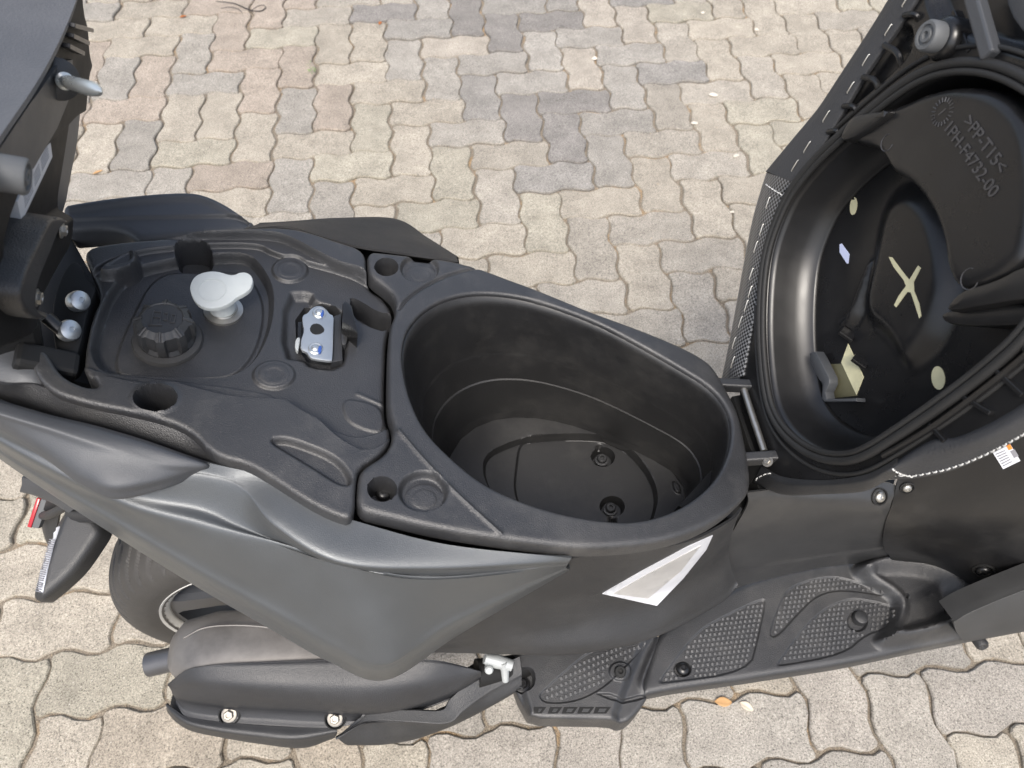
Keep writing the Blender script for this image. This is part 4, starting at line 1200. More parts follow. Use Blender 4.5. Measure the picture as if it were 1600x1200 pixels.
# ---------- passenger step
c6 = lambda x_, y_: (750 + x_ / 3.2, 900 + y_ / 3.2)
step_out = [(794, 1034), (803, 1018), (860, 1010), (920, 990), (1036, 985), (1030, 1010), (1018, 1036), (1006, 1070), (1017, 1083), (998, 1112), (978, 1129), (952, 1124), (895, 1123), (829, 1122), (818, 1102), (806, 1080)]
step_feats = [Feat([(786, 1028), (800, 1020), (818, 1082), (830, 1124), (800, 1140)], -.012, .010),
              Feat([(1040, 960), (1006, 1005), (990, 1040), (970, 1092), (955, 1130), (1000, 1150), (1060, 1080)], -.010, .014),
              Feat([(1045, 970), (1024, 1005), (1008, 1040), (996, 1075), (1030, 1090), (1060, 1040)], .004, .010, 'add'),
              Feat([c6(*q) for q in [(290, 602), (330, 560), (425, 475), (540, 378), (640, 355), (832, 312), (822, 352), (770, 412), (640, 542), (540, 602), (450, 632), (330, 637)]], -.0022, .0025, 'add'),
              Feat(ell(969, 1049, 17, 15), .004, .003, 'add'),
              Feat([c6(*q) for q in [(165, 500), (200, 460), (255, 460), (275, 500), (262, 560), (190, 580)]], -.022, .004, 'add', rnd=1),
              Feat([c6(*q) for q in [(590, 588), (650, 588), (712, 612), (800, 588), (855, 590), (790, 612), (710, 628), (650, 615)]], -.004, .003, 'add', rnd=0)]
step = panel('passenger_step', STEP, step_out, step_feats, 'deck', scooter, res=.0018, edge_r=.006, skirt=.05, rnd=1)
for x0, x1 in ((268, 332), (338, 412), (408, 490), (486, 572), (566, 655)):
    sk = 12 if x0 > 268 else 0
    sl_ = decal('slot_shade', step, [c6(x0, 688), c6(x0 + sk, 655), c6(x1, 655), c6(x1 - 24, 688)], 'void', step, lift=.0005, step=3)  # flat black inlay stands for the shade inside each slot
    decal('slot_rib', step, [c6(x0 + 22, 681), c6(x0 + 26 + sk * .4, 664), c6(x1 - 22, 664), c6(x1 - 34, 681)], 'capgrey', step, lift=.0016, step=3)
bolt(STEP.hit(969, 1050, .004), STEP.n, .0085, 'rubber', step, name='step_bolt', kind='socket')
bolt(STEP.hit(816, 1069, -.018), STEP.n, .009, 'black', step, name='step_bolt', kind='hex')

def grip(name, pl, px, target, parent, du=6.6, dv=6.4, hgt=.0016, rot=0.0, avoid=(), hollow=False):
    """rows of small raised studs over a tread pad"""
    P = chaikin(np.array(px, float), 1)
    b = Bag()
    lo, hi = P.min(0), P.max(0)
    st_ = pl.sts(px, 0); lo, hi = st_.min(0), st_.max(0)
    poly = chaikin(st_, 1)
    ca, sa = math.cos(rot), math.sin(rot)
    dx, dy = du / 1040, dv / 1040
    c0 = (lo + hi) / 2; R_ = np.linalg.norm(hi - lo) / 2
    pts = []
    for j in range(int(-R_ / dy), int(R_ / dy) + 1):
        for i in range(int(-R_ / dx), int(R_ / dx) + 1):
            x_, y_ = (i + (.5 if j % 2 else 0)) * dx, j * dy
            pts.append(c0 + np.array([x_ * ca - y_ * sa, x_ * sa + y_ * ca]))
    pts = np.array(pts); pts = pts[sdist(pts, poly) > .0028]
    for (u, v, r) in avoid:
        q = pl.st(u, v); pts = pts[np.linalg.norm(pts - q, axis=1) > r]
    T = bvh(target)
    ex, ey = pl.e1 * ca + pl.e2 * sa, -pl.e1 * sa + pl.e2 * ca
    for p in pts:
        h = T.ray_cast(Vector(pl.W(p, .06)), Vector(-pl.n))
        if h[0] is None: continue
        c = np.array(h[0]); 
        a0, b0 = dx * .38, dy * .40
        V = [c + ex * sx * a0 + ey * sy * b0 - pl.n * .0008 for sx, sy in ((-1, -1), (1, -1), (1, 1), (-1, 1))]
        V += [c + ex * sx * a0 * .55 + ey * (sy * b0 * .45 + b0 * .25) + pl.n * (hgt if sy > 0 else hgt * .35) for sx, sy in ((-1, -1), (1, -1), (1, 1), (-1, 1))]
        b.add(V, [(4, 5, 6, 7), (0, 1, 5, 4), (1, 2, 6, 5), (2, 3, 7, 6), (3, 0, 4, 7)])
    return b.build(name, 'deck', parent, smooth=False, kind='stuff')
grip('grip_studs', STEP, [c6(*q) for q in [(295, 602), (335, 562), (425, 480), (540, 384), (640, 362), (825, 318), (815, 352), (765, 408), (635, 536), (538, 597), (448, 627), (335, 632)]], step, step, du=7.5, dv=8.5, rot=.25, avoid=[(969, 1050, .018)])

# ---------- floorboard
cb = lambda x_, y_: (1000 + x_ / 2.667, 850 + y_ / 2.667)
floor_out = [(1000, 1088), (1011, 1040), (1029, 985), (1090, 950), (1150, 915), (1210, 893), (1270, 880), (1334, 868), (1412, 862), (1470, 870), (1520, 895), (1560, 925), (1580, 960), (1575, 985), (1499, 1000), (1412, 1018), (1326, 1037), (1240, 1050), (1150, 1064), (1060, 1076), (1020, 1084)]
pad1 = [(1030, 1064), (1086, 989), (1124, 966), (1191, 934), (1197, 941), (1184, 1000), (1171, 1049), (1034, 1068)]
pad2 = [(1201, 994), (1212, 960), (1225, 929), (1240, 914), (1285, 901), (1319, 902), (1390, 927), (1386, 932), (1319, 921), (1277, 929), (1244, 962), (1214, 996)]
pad3 = [(1214, 1037), (1270, 962), (1322, 934), (1360, 938), (1403, 949), (1401, 970), (1382, 983), (1352, 992), (1319, 1022), (1217, 1041)]
ramp_ = [(1330, 884), (1370, 905), (1412, 935), (1404, 968), (1386, 992), (1375, 1004), (1440, 992), (1520, 975), (1640, 990), (1640, 860), (1400, 860)]
floor_feats = [Feat(pad1, -.0022, .003, 'add'), Feat(pad2, -.0022, .003, 'add'), Feat(pad3, -.0022, .003, 'add'),
               Feat(ramp_, .034, .022, wref=.015), Feat([(1352, 886), (1420, 928), (1414, 962), (1404, 986), (1480, 966), (1500, 945), (1492, 915), (1470, 892), (1410, 882)], .016, .026, wref=.03),
               Feat([(1400, 950), (1475, 909), (1500, 950), (1440, 985), (1396, 990)], -.006, .02, 'add'),
               Feat(ell(1484, 962, 14, 11), -.016, .004, 'add'), Feat(ell(1067, 1045, 13, 11), -.006, .003, 'add'), Feat(ell(1341, 970, 15, 15), -.005, .004, 'add'), Feat(ell(1410, 936, 3.5, 3.5), -.008, .002, 'add')]
floorb = panel('floorboard', FLOOR, floor_out, floor_feats, 'deck', scooter, res=.0028, edge_r=.009, skirt=.022)
bolt(FLOOR.hit(1067, 1045, -.004), FLOOR.n, .0095, 'black', floorb, name='floor_bolt', kind='round')
lathe('floor_plug', FLOOR.hit(1341, 968, -.008), FLOOR.n, [(.0105, 0), (.0105, .010), (.0095, .013), (.006, .0145), (.0001, .0145)], 'dark', floorb, 24)
bolt(FLOOR.hit(1484, 962, .012), FLOOR.n, .0095, 'black', floorb, name='floor_bolt', kind='round')
for pd, av in ((pad1, [(1067, 1045, .016)]), (pad2, []), (pad3, [(1341, 970, .018)])):
    grip('grip_studs', FLOOR, pd, floorb, floorb, du=7.4, dv=7.2, rot=-.02, avoid=av, hgt=.0018)

# ---------- centre tunnel and leg shield
T_ = [Z(c) for c in (
    [(1168, 770, .61), (1219, 764, .605), (1290, 762, .60), (1350, 758, .595), (1385, 754, .59), (1403, 760, .585)],
    [(1168, 788, .59), (1217, 786, .585), (1290, 788, .58), (1345, 788, .575), (1376, 790, .57), (1392, 788, .565)],
    [(1150, 822, .53), (1205, 820, .53), (1285, 815, .53), (1345, 812, .53), (1374, 814, .52), (1388, 812, .52)],
    [(1130, 855, .46), (1195, 852, .455), (1270, 845, .455), (1335, 838, .46), (1370, 836, .46), (1386, 834, .46)],
    [(1112, 895, .39), (1184, 880, .385), (1250, 869, .38), (1303, 861, .38), (1352, 855, .385), (1382, 850, .39)],
    [(1108, 905, .37), (1180, 890, .365), (1248, 879, .36), (1303, 870, .36), (1352, 864, .365), (1384, 860, .37)],
    [(1105, 930, .325), (1160, 915, .315), (1230, 898, .31), (1290, 886, .31), (1345, 880, .31), (1400, 872, .31)])]
tunnel = loft('centre_tunnel', T_, 'shield', scooter, nu=70, nv=60, thick=.003)
Ls = [Z(c) for c in (
    [(1404, 745, .60), (1470, 715, .64), (1540, 680, .68), (1610, 645, .72), (1720, 590, .80), (1900, 500, .95)],
    [(1393, 790, .562), (1465, 768, .58), (1540, 750, .61), (1620, 735, .64), (1720, 700, .70), (1900, 640, .84)],
    [(1384, 815, .52), (1460, 808, .53), (1540, 800, .55), (1620, 790, .57), (1720, 770, .62), (1900, 740, .74)],
    [(1380, 842, .455), (1455, 845, .455), (1535, 842, .475), (1620, 835, .50), (1720, 825, .54), (1900, 820, .65)],
    [(1382, 858, .40), (1455, 868, .40), (1540, 878, .415), (1620, 880, .44), (1720, 880, .48), (1900, 890, .57)],
    [(1392, 872, .345), (1460, 882, .345), (1540, 915, .36), (1620, 930, .38), (1720, 940, .41), (1900, 960, .48)],
    [(1400, 890, .305), (1480, 900, .305), (1550, 945, .31), (1620, 975, .33), (1720, 990, .36), (1900, 1010, .42)])]
legs = loft('leg_shield', Ls, 'legblack', scooter, nu=90, nv=70, thick=.004)
for u, v, r in ((1537, 891, .010), (1374, 776, .0075), (1417, 762, .006)):
    tgt = legs if u > 1400 else tunnel
    p, nn = on(tgt, u, v, .001)
    if p is not None:
        lathe('screw_recess', p, nn, [(r * 1.5, -.004), (r * 1.5, .0006), (r * 1.3, .001), (r * 1.15, -.002), (.0001, -.002)], 'void', tgt, 24)
        bolt(p, nn, r * .95, 'steel' if u < 1500 else 'black', tgt, name='screw', kind='round')
FP = [Z(c) for c in (
    [(1488, 968, .40), (1520, 950, .415), (1600, 917, .44), (1720, 872, .48), (1900, 820, .55)],
    [(1490, 974, .398), (1522, 958, .412), (1600, 927, .436), (1720, 885, .475), (1900, 835, .545)],
    [(1496, 990, .375), (1524, 982, .385), (1600, 962, .40), (1720, 930, .43), (1900, 890, .49)],
    [(1508, 1003, .35), (1530, 1000, .355), (1600, 987, .365), (1720, 965, .39), (1900, 935, .44)])]
FP.append(shift(FP[-1], (0, .03, -.02)))
FP.insert(0, shift(FP[0], (0, .03, -.012)))
front = loft('front_cover', FP, 'capgrey', scooter, nu=50, nv=40, thick=.004)
lathe('screw', at(1531, 1003, .345), (0, -.8, .3), [(.009, -.01), (.009, .006), (.007, .009), (.004, .009), (.0001, .006)], 'dark', front, 18)
prism_t = decal('warning_label', legs, [(1548, 702), (1576, 690), (1594, 719), (1567, 732)], 'label', legs, lift=.0012)
decal('label_band', legs, [(1570.5, 693.5), (1576.5, 691), (1581.5, 699.5), (1575.5, 702)], 'orange', legs, lift=.0018, step=4)
pr = Bag()
for k in range(6):
    t = .25 + k * .12
    a0 = np.array([1548, 702]) * (1 - t) + np.array([1567, 732]) * t + np.array([2.5, -1]); b0 = np.array([1576, 690]) * (1 - t) + np.array([1594, 719]) * t + np.array([-11, 5])
    q0, _ = on(legs, *a0, .0018); q1, _ = on(legs, *b0, .0018)
    if q0 is not None and q1 is not None:
        V, f = tube_vf([q0, (q0 + q1) / 2, q1], .0005, 4); pr.add(V, f)
pr.build('label_print', 'print', legs, kind='stuff')
decal('label_symbol', legs, [(1578, 704), (1585, 701), (1591, 711), (1584, 714)], 'print', legs, lift=.0018, step=4)

# ---------- seat hinge
def bar(name, p0, p1, w, h, mat, parent, up=(0, 0, 1)):
    p0, p1 = np.array(p0), np.array(p1); d = nrm(p1 - p0); s_ = nrm(np.cross(up, d)); u_ = np.cross(d, s_)
    V = [];
    for p in (p0, p1):
        for a_, b_ in ((-1, -1), (1, -1), (1, 1), (-1, 1)): V.append(p + s_ * w * a_ / 2 + u_ * h * b_ / 2)
    f = [(0, 1, 5, 4), (1, 2, 6, 5), (2, 3, 7, 6), (3, 0, 4, 7), (3, 2, 1, 0), (4, 5, 6, 7)]
    o = mk(name, V, f, mat, parent, smooth=False)
    bm = o.modifiers.new('bevel', 'BEVEL'); bm.width = min(w, h) * .18; bm.segments = 2
    return o
hz = .648
hinge = tube('hinge_pin', [at(1160, 601, hz), at(1176, 651, hz), at(1194, 705, hz)], .0042, 'steel', scooter, n=16, smoothpath=False)
bar('hinge_arm', at(1118, 601, hz - .004), at(1180, 604, hz + .002), .012, .016, 'dark', scooter)
bar('hinge_arm', at(1160, 718, hz - .004), at(1218, 714, hz + .002), .012, .016, 'dark', scooter)
V, f = prism_vf(DECK, DECK.sts([(1145, 618), (1180, 612), (1215, 720), (1190, 735), (1172, 700)], -.03), -.07, -.03, .003)
mk('hinge_bracket', V, f, 'void', scooter)
for u, v in ((1180, 608), (1209, 686), (1199, 721)):
    bolt(at(u, v, hz + .006), (-.5, .1, .7), .0052, 'boltsteel', scooter, name='hinge_bolt', kind='hex')

# ================================================================== RAISED RIDER SEAT
SP = SEAT
def sp(pts, w): return [SP.hit(u, v, w) for u, v in pts]
ring_px = [(1203, 360), (1225, 306), (1253, 266), (1287, 228), (1350, 172), (1412, 122), (1459, 98), (1506, 89), (1553, 92), (1600, 109), (1650, 142), (1690, 195), (1712, 265), (1705, 345), (1680, 420), (1640, 490), (1600, 540), (1569, 568), (1522, 606), (1459, 651), (1397, 692), (1356, 717), (1325, 727), (1287, 724), (1256, 711), (1225, 686), (1206, 658), (1195, 628), (1188, 581), (1184, 519), (1186, 450), (1192, 400)]
ring_st = resample(chaikin(SP.sts(ring_px, .004), 2), n=140)
rc = ring_st.mean(0)
def ring_in(d):
    t = np.roll(ring_st, -1, 0) - np.roll(ring_st, 1, 0); t /= np.linalg.norm(t, axis=1, keepdims=True)
    nn = np.stack([-t[:, 1], t[:, 0]], 1)
    if np.mean(np.sum(nn * (rc - ring_st), 1)) < 0: nn = -nn
    return ring_st + nn * d
base_out = [(1150, 596), (1163, 520), (1178, 450), (1196, 385), (1214, 335), (1240, 279), (1296, 203), (1347, 118), (1410, 26), (1470, -70), (1560, -140), (1700, -150), (1860, -60), (1930, 120), (1930, 260), (1850, 425), (1730, 558), (1600, 645), (1500, 698), (1400, 736), (1300, 758), (1225, 760), (1184, 742), (1160, 680)]
inner_px = [proj(p) for p in SP.W(ring_in(.010), np.full(140, 0.0))][::3]
seat = panel('seat', SP, base_out, [Feat([(1470, 30), (1545, 60), (1600, 78), (1750, 120), (1850, -60), (1600, -160), (1480, -100)], -.016, .010),
        Feat([(1240, 300), (1300, 218), (1350, 138), (1420, 40), (1440, 50), (1430, 95), (1350, 160), (1280, 222), (1225, 300)], -.010, .008)], 'black', scooter, res=.0045, holes=[inner_px], edge_r=.006, hole_r=.003, skirt=.010, hole_skirt=.012)
# bowl
depth = .056
def ringW(d, w): return SP.W(ring_in(d), np.full(140, w))
rows = [ringW(.010, -.002), ringW(.0115, -.010), ringW(.0135, -.022), ringW(.0165, -.035), ringW(.021, -.047), ringW(.027, -.0535), ringW(.030, -depth)]
V = [p for r in rows for p in r]; Fc = []; n = 140
for j in range(len(rows) - 1):
    for k in range(n):
        k2 = (k + 1) % n
        q = (j * n + k, j * n + k2, (j + 1) * n + k2, (j + 1) * n + k)
        Fc.append(q)
liner_wall = mk('seat_liner_wall', V, Fc, 'liner' if 'liner' in MT else 'black', seat, angle=60)
mod = liner_wall.modifiers.new('shell', 'SOLIDIFY'); mod.thickness = .002; mod.offset = 0
lf_px = [proj(p) for p in rows[-1]][::3]
c11 = lambda x_, y_: (1100 + x_ / 3.2, 300 + y_ / 3.2)
c10 = lambda x_, y_: (1100 + x_ / 3.2, y_ / 3.2)
def pinw(px, w0, w1):
    """picture points read at depth w0 stay where they are when the relief sits at w1"""
    return px
bump_px = [c11(*q) for q in [(775, 600), (830, 330), (880, 60), (1000, -20), (1120, 60), (1180, 230), (1200, 400), (1190, 500), (1150, 640), (1090, 760), (990, 850), (960, 820), (900, 700)]]
X1 = [c11(*q) for q in [(925, 325), (942, 326), (985, 385), (1028, 440), (1072, 368), (1086, 380), (1050, 450), (1052, 495), (1078, 560), (1088, 620), (1078, 632), (1062, 580), (1036, 502), (1018, 500), (985, 545), (962, 576), (952, 566), (975, 520), (1012, 470), (1000, 440), (950, 375)]]
par = [c11(*q) for q in [(722, 758), (800, 925), (762, 1018), (688, 852)]]
el1, el2 = ell(1334, 322, 5.5, 14.0, rot=6), ell(*c11(1173, 930), 10.5, 18.5, rot=-6)
lfeats = [Feat(bump_px, .016, .030), Feat([c11(*q) for q in [(640, 660), (700, 640), (800, 350), (830, 340), (800, 480), (715, 690)]], .010, .012),
          ]
for f in lfeats: f.wref = f.w if f.mode == 'set' else None
liner = panel('seat_liner', SP, lf_px, lfeats, 'traymatte', seat, res=.0032, base=-depth, edge_r=0, skirt=.004, rnd=0)
for px, nm in ((X1, 'foam_cross'), (el1, 'foam_patch'), (el2, 'foam_patch'), (par, 'foam_patch')):
    decal(nm, liner, px, 'foam', seat, lift=.0006, step=4)
# seal with two beads
def closed_tube(path, r, n=10):
    P = np.asarray(path); m = len(P); V = []; Fc = []
    T = np.roll(P, -1, 0) - np.roll(P, 1, 0)
    for i in range(m):
        t = nrm(T[i]); u_ = SP.n; s_ = np.cross(t, u_)
        for k in range(n):
            a_ = 2 * math.pi * k / n; V.append(P[i] + r * (math.cos(a_) * s_ + math.sin(a_) * u_))
    for i in range(m):
        i2 = (i + 1) % m
        for k in range(n):
            k2 = (k + 1) % n; Fc.append((i * n + k, i * n + k2, i2 * n + k2, i2 * n + k))
    return V, Fc
for d, r, w in ((.0035, .0045, .004), (.011, .0032, .0045)):
    V, f = closed_tube(SP.W(ring_in(d), np.full(140, w)), r); mk('seat_seal', V, f, 'rubber', seat)
V, f = closed_tube(SP.W(ring_in(-.010), np.full(140, .001)), .0022); mk('seal_lip', V, f, 'rubber', seat)
# tray with lettering
tray_px = [(1308, 217), (1312, 200), (1325, 181), (1337, 176), (1375, 172), (1412, 160), (1444, 144), (1490, 134), (1537, 137), (1575, 156), (1602, 190), (1615, 240), (1616, 330), (1606, 388), (1588, 419), (1552, 442), (1496, 456), (1475, 425), (1469, 369), (1447, 316), (1419, 284), (1389, 268), (1380, 250), (1366, 231), (1340, 226)]
TP = Plane(SP.o + SP.n * .004, SP.e1, SP.e2)
tray = panel('seat_tray', TP, tray_px, [], 'traymatte', seat, res=.004, edge_r=.010, skirt=.045, rnd=2)
prism('tray_arm', SP, [(1309, 216), (1318, 195), (1328, 182), (1340, 177), (1374, 172), (1392, 172), (1372, 190), (1340, 212), (1318, 222)], -.002, .012, 'liner', seat, bev=.006)
prism('tray_bracket', SP, [(1496, 452), (1552, 438), (1600, 410), (1640, 420), (1630, 470), (1600, 468), (1500, 486), (1470, 487)], -.030, .006, 'liner', seat, bev=.006)
prism('tray_bracket', SP, [(1465, 489), (1500, 482), (1620, 470), (1625, 500), (1590, 511), (1478, 510)], -.045, -.006, 'liner', seat, bev=.004)
def plane_text(name, body, pl, p0, p1, up_hint, size, w, mat, parent, depth_=.0006, width=None):
    cu = bpy.data.curves.new(name, 'FONT'); cu.body = body; cu.size = 1; cu.extrude = .06; cu.align_x = 'CENTER'; cu.align_y = 'CENTER'
    ob = bpy.data.objects.new(name, cu); COL.objects.link(ob)
    bpy.context.view_layer.update()
    me = bpy.data.meshes.new_from_object(ob.evaluated_get(bpy.context.evaluated_depsgraph_get()))
    bpy.data.objects.remove(ob); bpy.data.curves.remove(cu)
    a, b = pl.hit(*p0, w), pl.hit(*p1, w); ex = nrm(b - a); n_ = pl.n; ey = np.cross(n_, ex)
    co = np.array([v.co[:] for v in me.vertices]); W_ = co[:, 0].max() - co[:, 0].min(); H_ = co[:, 1].max() - co[:, 1].min()
    L_ = np.linalg.norm(b - a); sx = L_ / W_; sy = size / H_
    c = (a + b) / 2
    V = [c + ex * p[0] * sx + ey * p[1] * sy + n_ * (p[2] * .008) for p in co]
    f = [tuple(p.vertices) for p in me.polygons]
    bpy.data.meshes.remove(me)
    return mk(name, V, f, mat, parent, smooth=False)
plane_text('lettering', '>PP-T15<', TP, (1510, 186), (1567, 266), None, .0105, .0006, 'emboss', seat)
plane_text('lettering', '1PH-F4732-00', TP, (1480, 196), (1553, 302), None, .0105, .0006, 'emboss', seat)
dot = Bag()
tc_ = TP.hit(1472, 175, .0004)
for k in range(20):
    a_ = 2 * math.pi * k / 20; d = math.cos(a_) * TP.e1 + math.sin(a_) * TP.e2
    V, f = tube_vf([tc_ + d * .0085, tc_ + d * .0125], .0006, 5); dot.add(V, f)
V, f = tube_vf([tc_ - TP.e1 * .004 + TP.e2 * .001, tc_ + TP.e1 * .004 - TP.e2 * .001], .0007, 5); dot.add(V, f)
dot.build('date_stamp', 'emboss', seat, kind='stuff')
for (u, v, r) in ((1386, 223, .008), (1515, 436, .009)):
    p = TP.hit(u, v, .0002)
    ring = [p + r * (math.cos(t) * TP.e1 + math.sin(t) * TP.e2) for t in np.linspace(0.6, 5.2, 22)]
    V, f = tube_vf(ring, .0005, 5); mk('mould_mark', V, f, 'emboss', seat)
# helmet hook on the liner wall
hk = Plane(SP.hit(1300, 600, -.045), SP.e1, SP.e2)
HB = Bag()
V, f = prism_vf(SP, SP.sts([c11(*q) for q in [(600, 860), (690, 856), (765, 1020), (620, 1035)]], -.055), -.075, -.055, .002); HB.add(V, f)
HB.build('hook_shelf', 'olive', seat)
V, f = prism_vf(SP, SP.sts([c11(*q) for q in [(525, 805), (555, 797), (575, 830), (625, 930), (625, 960), (605, 1000), (612, 1035), (760, 1030), (760, 1048), (600, 1050), (585, 1035), (590, 960), (570, 935), (530, 850)]], -.038), -.050, -.038, .002)
mk('luggage_hook', V, f, 'rail', seat)
for q in ((735, 705), (800, 840)):
    p = SP.hit(*c11(*q), -depth)
    bar('liner_clip', p - SP.e2 * .008, p + SP.e2 * .004 + SP.n * .012, .012, .005, 'black', seat)
decal('paper_tag', liner, [c11(*q) for q in [(680, 262), (690, 258), (728, 310), (722, 358), (715, 356), (680, 302)]], 'labelblue', seat, lift=.0006, step=4)
# damper feet and ribs
for u, v, r in ((1436, 53, .0135),):
    p = SP.hit(u, v, .030); q_ = p - SP.n * .03
    lathe('damper_boss', q_, SP.n, [(.019, -.012), (.019, .004), (.016, .009), (.0145, .010)], 'black', seat, 30)
    damper = lathe('rubber_damper', q_ + SP.n * .009, SP.n, [(r * .95, 0), (r, .002), (r, .012), (r * .88, .0145), (r * .70, .0145), (r * .66, .0125), (r * .48, .0125), (r * .44, .0145), (r * .26, .0145), (r * .22, .012), (.0001, .012)], 'rubbergrey', seat, 32)
for a_, b_ in (((1413, 24), (1437, 36)), ((1382, 70), (1410, 110)), ((1349, 120), (1374, 146)), ((1318, 166), (1338, 182)), ((1294, 206), (1310, 218))):
    m_ = ((a_[0] + b_[0]) / 2 + 6, (a_[1] + b_[1]) / 2 - 7)
    tube('seat_rib', [SP.hit(*a_, .004), SP.hit(*m_, .003), SP.hit(*b_, -.004)], .0030, 'black', seat, n=8)
for a_, b_ in (((1558, 577), (1602, 618)), ((1508, 620), (1552, 646)), ((1455, 663), (1480, 690)), ((1600, 540), (1640, 585))):
    bar('seat_rib', SP.hit(*a_, .001), SP.hit(*b_, .001), .004, .008, 'black', seat, up=SP.n)
tube('seat_rib', [SP.hit(*q, .004) for q in [(1380, 712), (1450, 672), (1520, 622), (1600, 558), (1660, 500)]], .003, 'black', seat, n=8)
bar('seat_rib', SP.hit(1522, -8, .006), SP.hit(1549, 88, .004), .013, .012, 'rail', seat, up=SP.n)
bar('seat_rib', SP.hit(1495, 18, -.004), SP.hit(1520, 82, -.004), .004, .010, 'black', seat, up=SP.n)
prism('seat_plate', SP, [(1568, -20), (1575, 20), (1600, 55), (1660, 90), (1720, 60), (1700, -60)], -.012, -.002, 'rail', seat, bev=.003, round_=1)

# seat cover: hem folded over the rim of the base, side walls and cushion
hem_in = [(1237, 284), (1266, 255), (1296, 205), (1316, 172), (1347, 120), (1381, 71), (1412, 27), (1431, -2), (1480, -80)]
hem_out = [(1198, 268), (1237, 221), (1265, 188), (1284, 164), (1315, 117), (1346, 70), (1374, 26), (1391, -2), (1440, -80)]
mid_ = [tuple(.45 * np.array(a) + .55 * np.array(b)) for a, b in zip(hem_in, hem_out)]
hem = loft('cover_hem', [shift(sp(hem_in, .004), -SP.n * .006), sp(hem_in, .004), sp(mid_, .005), [SP.hit(*p, .002) for p in [tuple(.12 * np.array(a) + .88 * np.array(b)) for a, b in zip(hem_in, hem_out)]], sp(hem_out, -.008), shift(sp(hem_out, -.008), -SP.n * .03 - SP.e2 * .002), shift(sp(hem_out, -.008), -SP.n * .11 - SP.e2 * .03)], 'fabric', seat, nu=60, nv=40, thick=.003)
cst_in = [(1240, 283), (1224, 302), (1214, 337), (1198, 400), (1183, 460), (1171, 520), (1159, 588)]
cst_out = [(1199, 270), (1189, 302), (1177, 345), (1164, 410), (1155, 460), (1141, 535), (1129, 592)]
mid_ = [tuple(.45 * np.array(a) + .55 * np.array(b)) for a, b in zip(cst_in, cst_out)]
strip = loft('carbon_strip', [shift(sp(cst_in, .004), -SP.n * .006), sp(cst_in, .003), sp(mid_, .005), [SP.hit(*p, .001) for p in [tuple(.12 * np.array(a) + .88 * np.array(b)) for a, b in zip(cst_in, cst_out)]], sp(cst_out, -.008), shift(sp(cst_out, -.008), -SP.n * .03 - SP.e2 * .002), shift(sp(cst_out, -.008), -SP.n * .09 - SP.e2 * .03)], 'carbon', seat, nu=60, nv=40, thick=.003)
def staple(u, v, tgt, du=5.5, dv=-9):
    q0, _ = on(tgt, u - du, v - dv, .0006); q1, n1 = on(tgt, u + du, v + dv, .0006)
    if q0 is None or q1 is None: return
    m0 = q0 + (q1 - q0) * .08 + n1 * .0009; m1 = q0 + (q1 - q0) * .92 + n1 * .0009
    V, f = tube_vf([q0, m0, m1, q1], .0006, 5); mk('staple', V, f, 'steelbright', seat)
for u, v in ((1389, 47), (1354, 94), (1330, 137), (1292, 182), (1262, 230), (1243, 259), (1416, 2)): staple(u, v, hem)
for u, v in ((1201, 317), (1191, 359), (1182, 386), (1175, 428), (1173, 456), (1167, 478), (1158, 503), (1148, 536), (1146, 566)): staple(u, v, strip, 3, -9)
def stitches(name, tgt, path, n, r=.0007, lift=.0006, dash=.62):
    p = resample(np.array(path, float), n=n * 2 + 1, closed=False); b = Bag()
    for i in range(n):
        a0, a1 = p[2 * i], p[2 * i] + (p[2 * i + 2] - p[2 * i]) * dash
        q0, n0 = on(tgt, *a0, lift); q1, n1 = on(tgt, *a1, lift)
        if q0 is None or q1 is None or np.linalg.norm(q1 - q0) > .03: continue
        V, f = tube_vf([q0 - n0 * .0006, q0 + (q1 - q0) * .2 + n0 * .0003, q0 + (q1 - q0) * .8 + n1 * .0003, q1 - n1 * .0006], r, 5); b.add(V, f)
    if b.v: b.build(name, 'thread', seat, kind='stuff')
stitches('seam_stitching', hem, [(1200, 277), (1212, 285), (1224, 291), (1233, 292)], 6)
stitches('seam_stitching', strip, [(1197, 288), (1208, 296), (1220, 303), (1224, 306)], 6)
# near side: grey side wall of the cover bulging towards the viewer
Ns = [sp([(1392, 727), (1430, 700), (1459, 685), (1491, 682), (1520, 671), (1553, 655), (1600, 627), (1700, 560), (1850, 440)], -.002),
      sp([(1389, 732), (1432, 705), (1462, 692), (1492, 689), (1522, 679), (1556, 664), (1600, 637), (1700, 572), (1850, 452)], .004),
      sp([(1386, 738), (1434, 716), (1468, 706), (1498, 700), (1528, 690), (1560, 676), (1600, 654), (1700, 592), (1850, 475)], .004),
      sp([(1390, 743), (1432, 733), (1472, 723), (1505, 713), (1536, 701), (1565, 688), (1600, 671), (1700, 612), (1850, 500)], -.006),
      sp([(1396, 746), (1430, 746), (1475, 738), (1508, 727), (1540, 713), (1568, 699), (1600, 681), (1700, 624), (1850, 515)], -.022)]
Ns.append(shift(Ns[-1], (.03, .02, .02))); Ns.append(shift(Ns[-1], (.04, .04, .03)))
sidew = loft('cover_side', Ns, 'fabric', seat, nu=70, nv=40, thick=.003)
stitches('seam_stitching', sidew, [(1394, 742), (1428, 743), (1475, 734), (1508, 723), (1538, 710), (1568, 695), (1598, 678), (1650, 648)], 26)
stitches('seam_stitching', sidew, [(1391, 728), (1398, 735), (1410, 741), (1428, 745)], 7)
Fs = [sp([(1190, 728), (1225, 745), (1287, 750), (1350, 742), (1385, 726), (1400, 716)], .002),
      sp([(1184, 740), (1225, 758), (1287, 760), (1350, 754), (1385, 738), (1402, 726)], .004),
      sp([(1178, 753), (1225, 772), (1287, 771), (1350, 767), (1383, 752), (1404, 742)], -.010)]
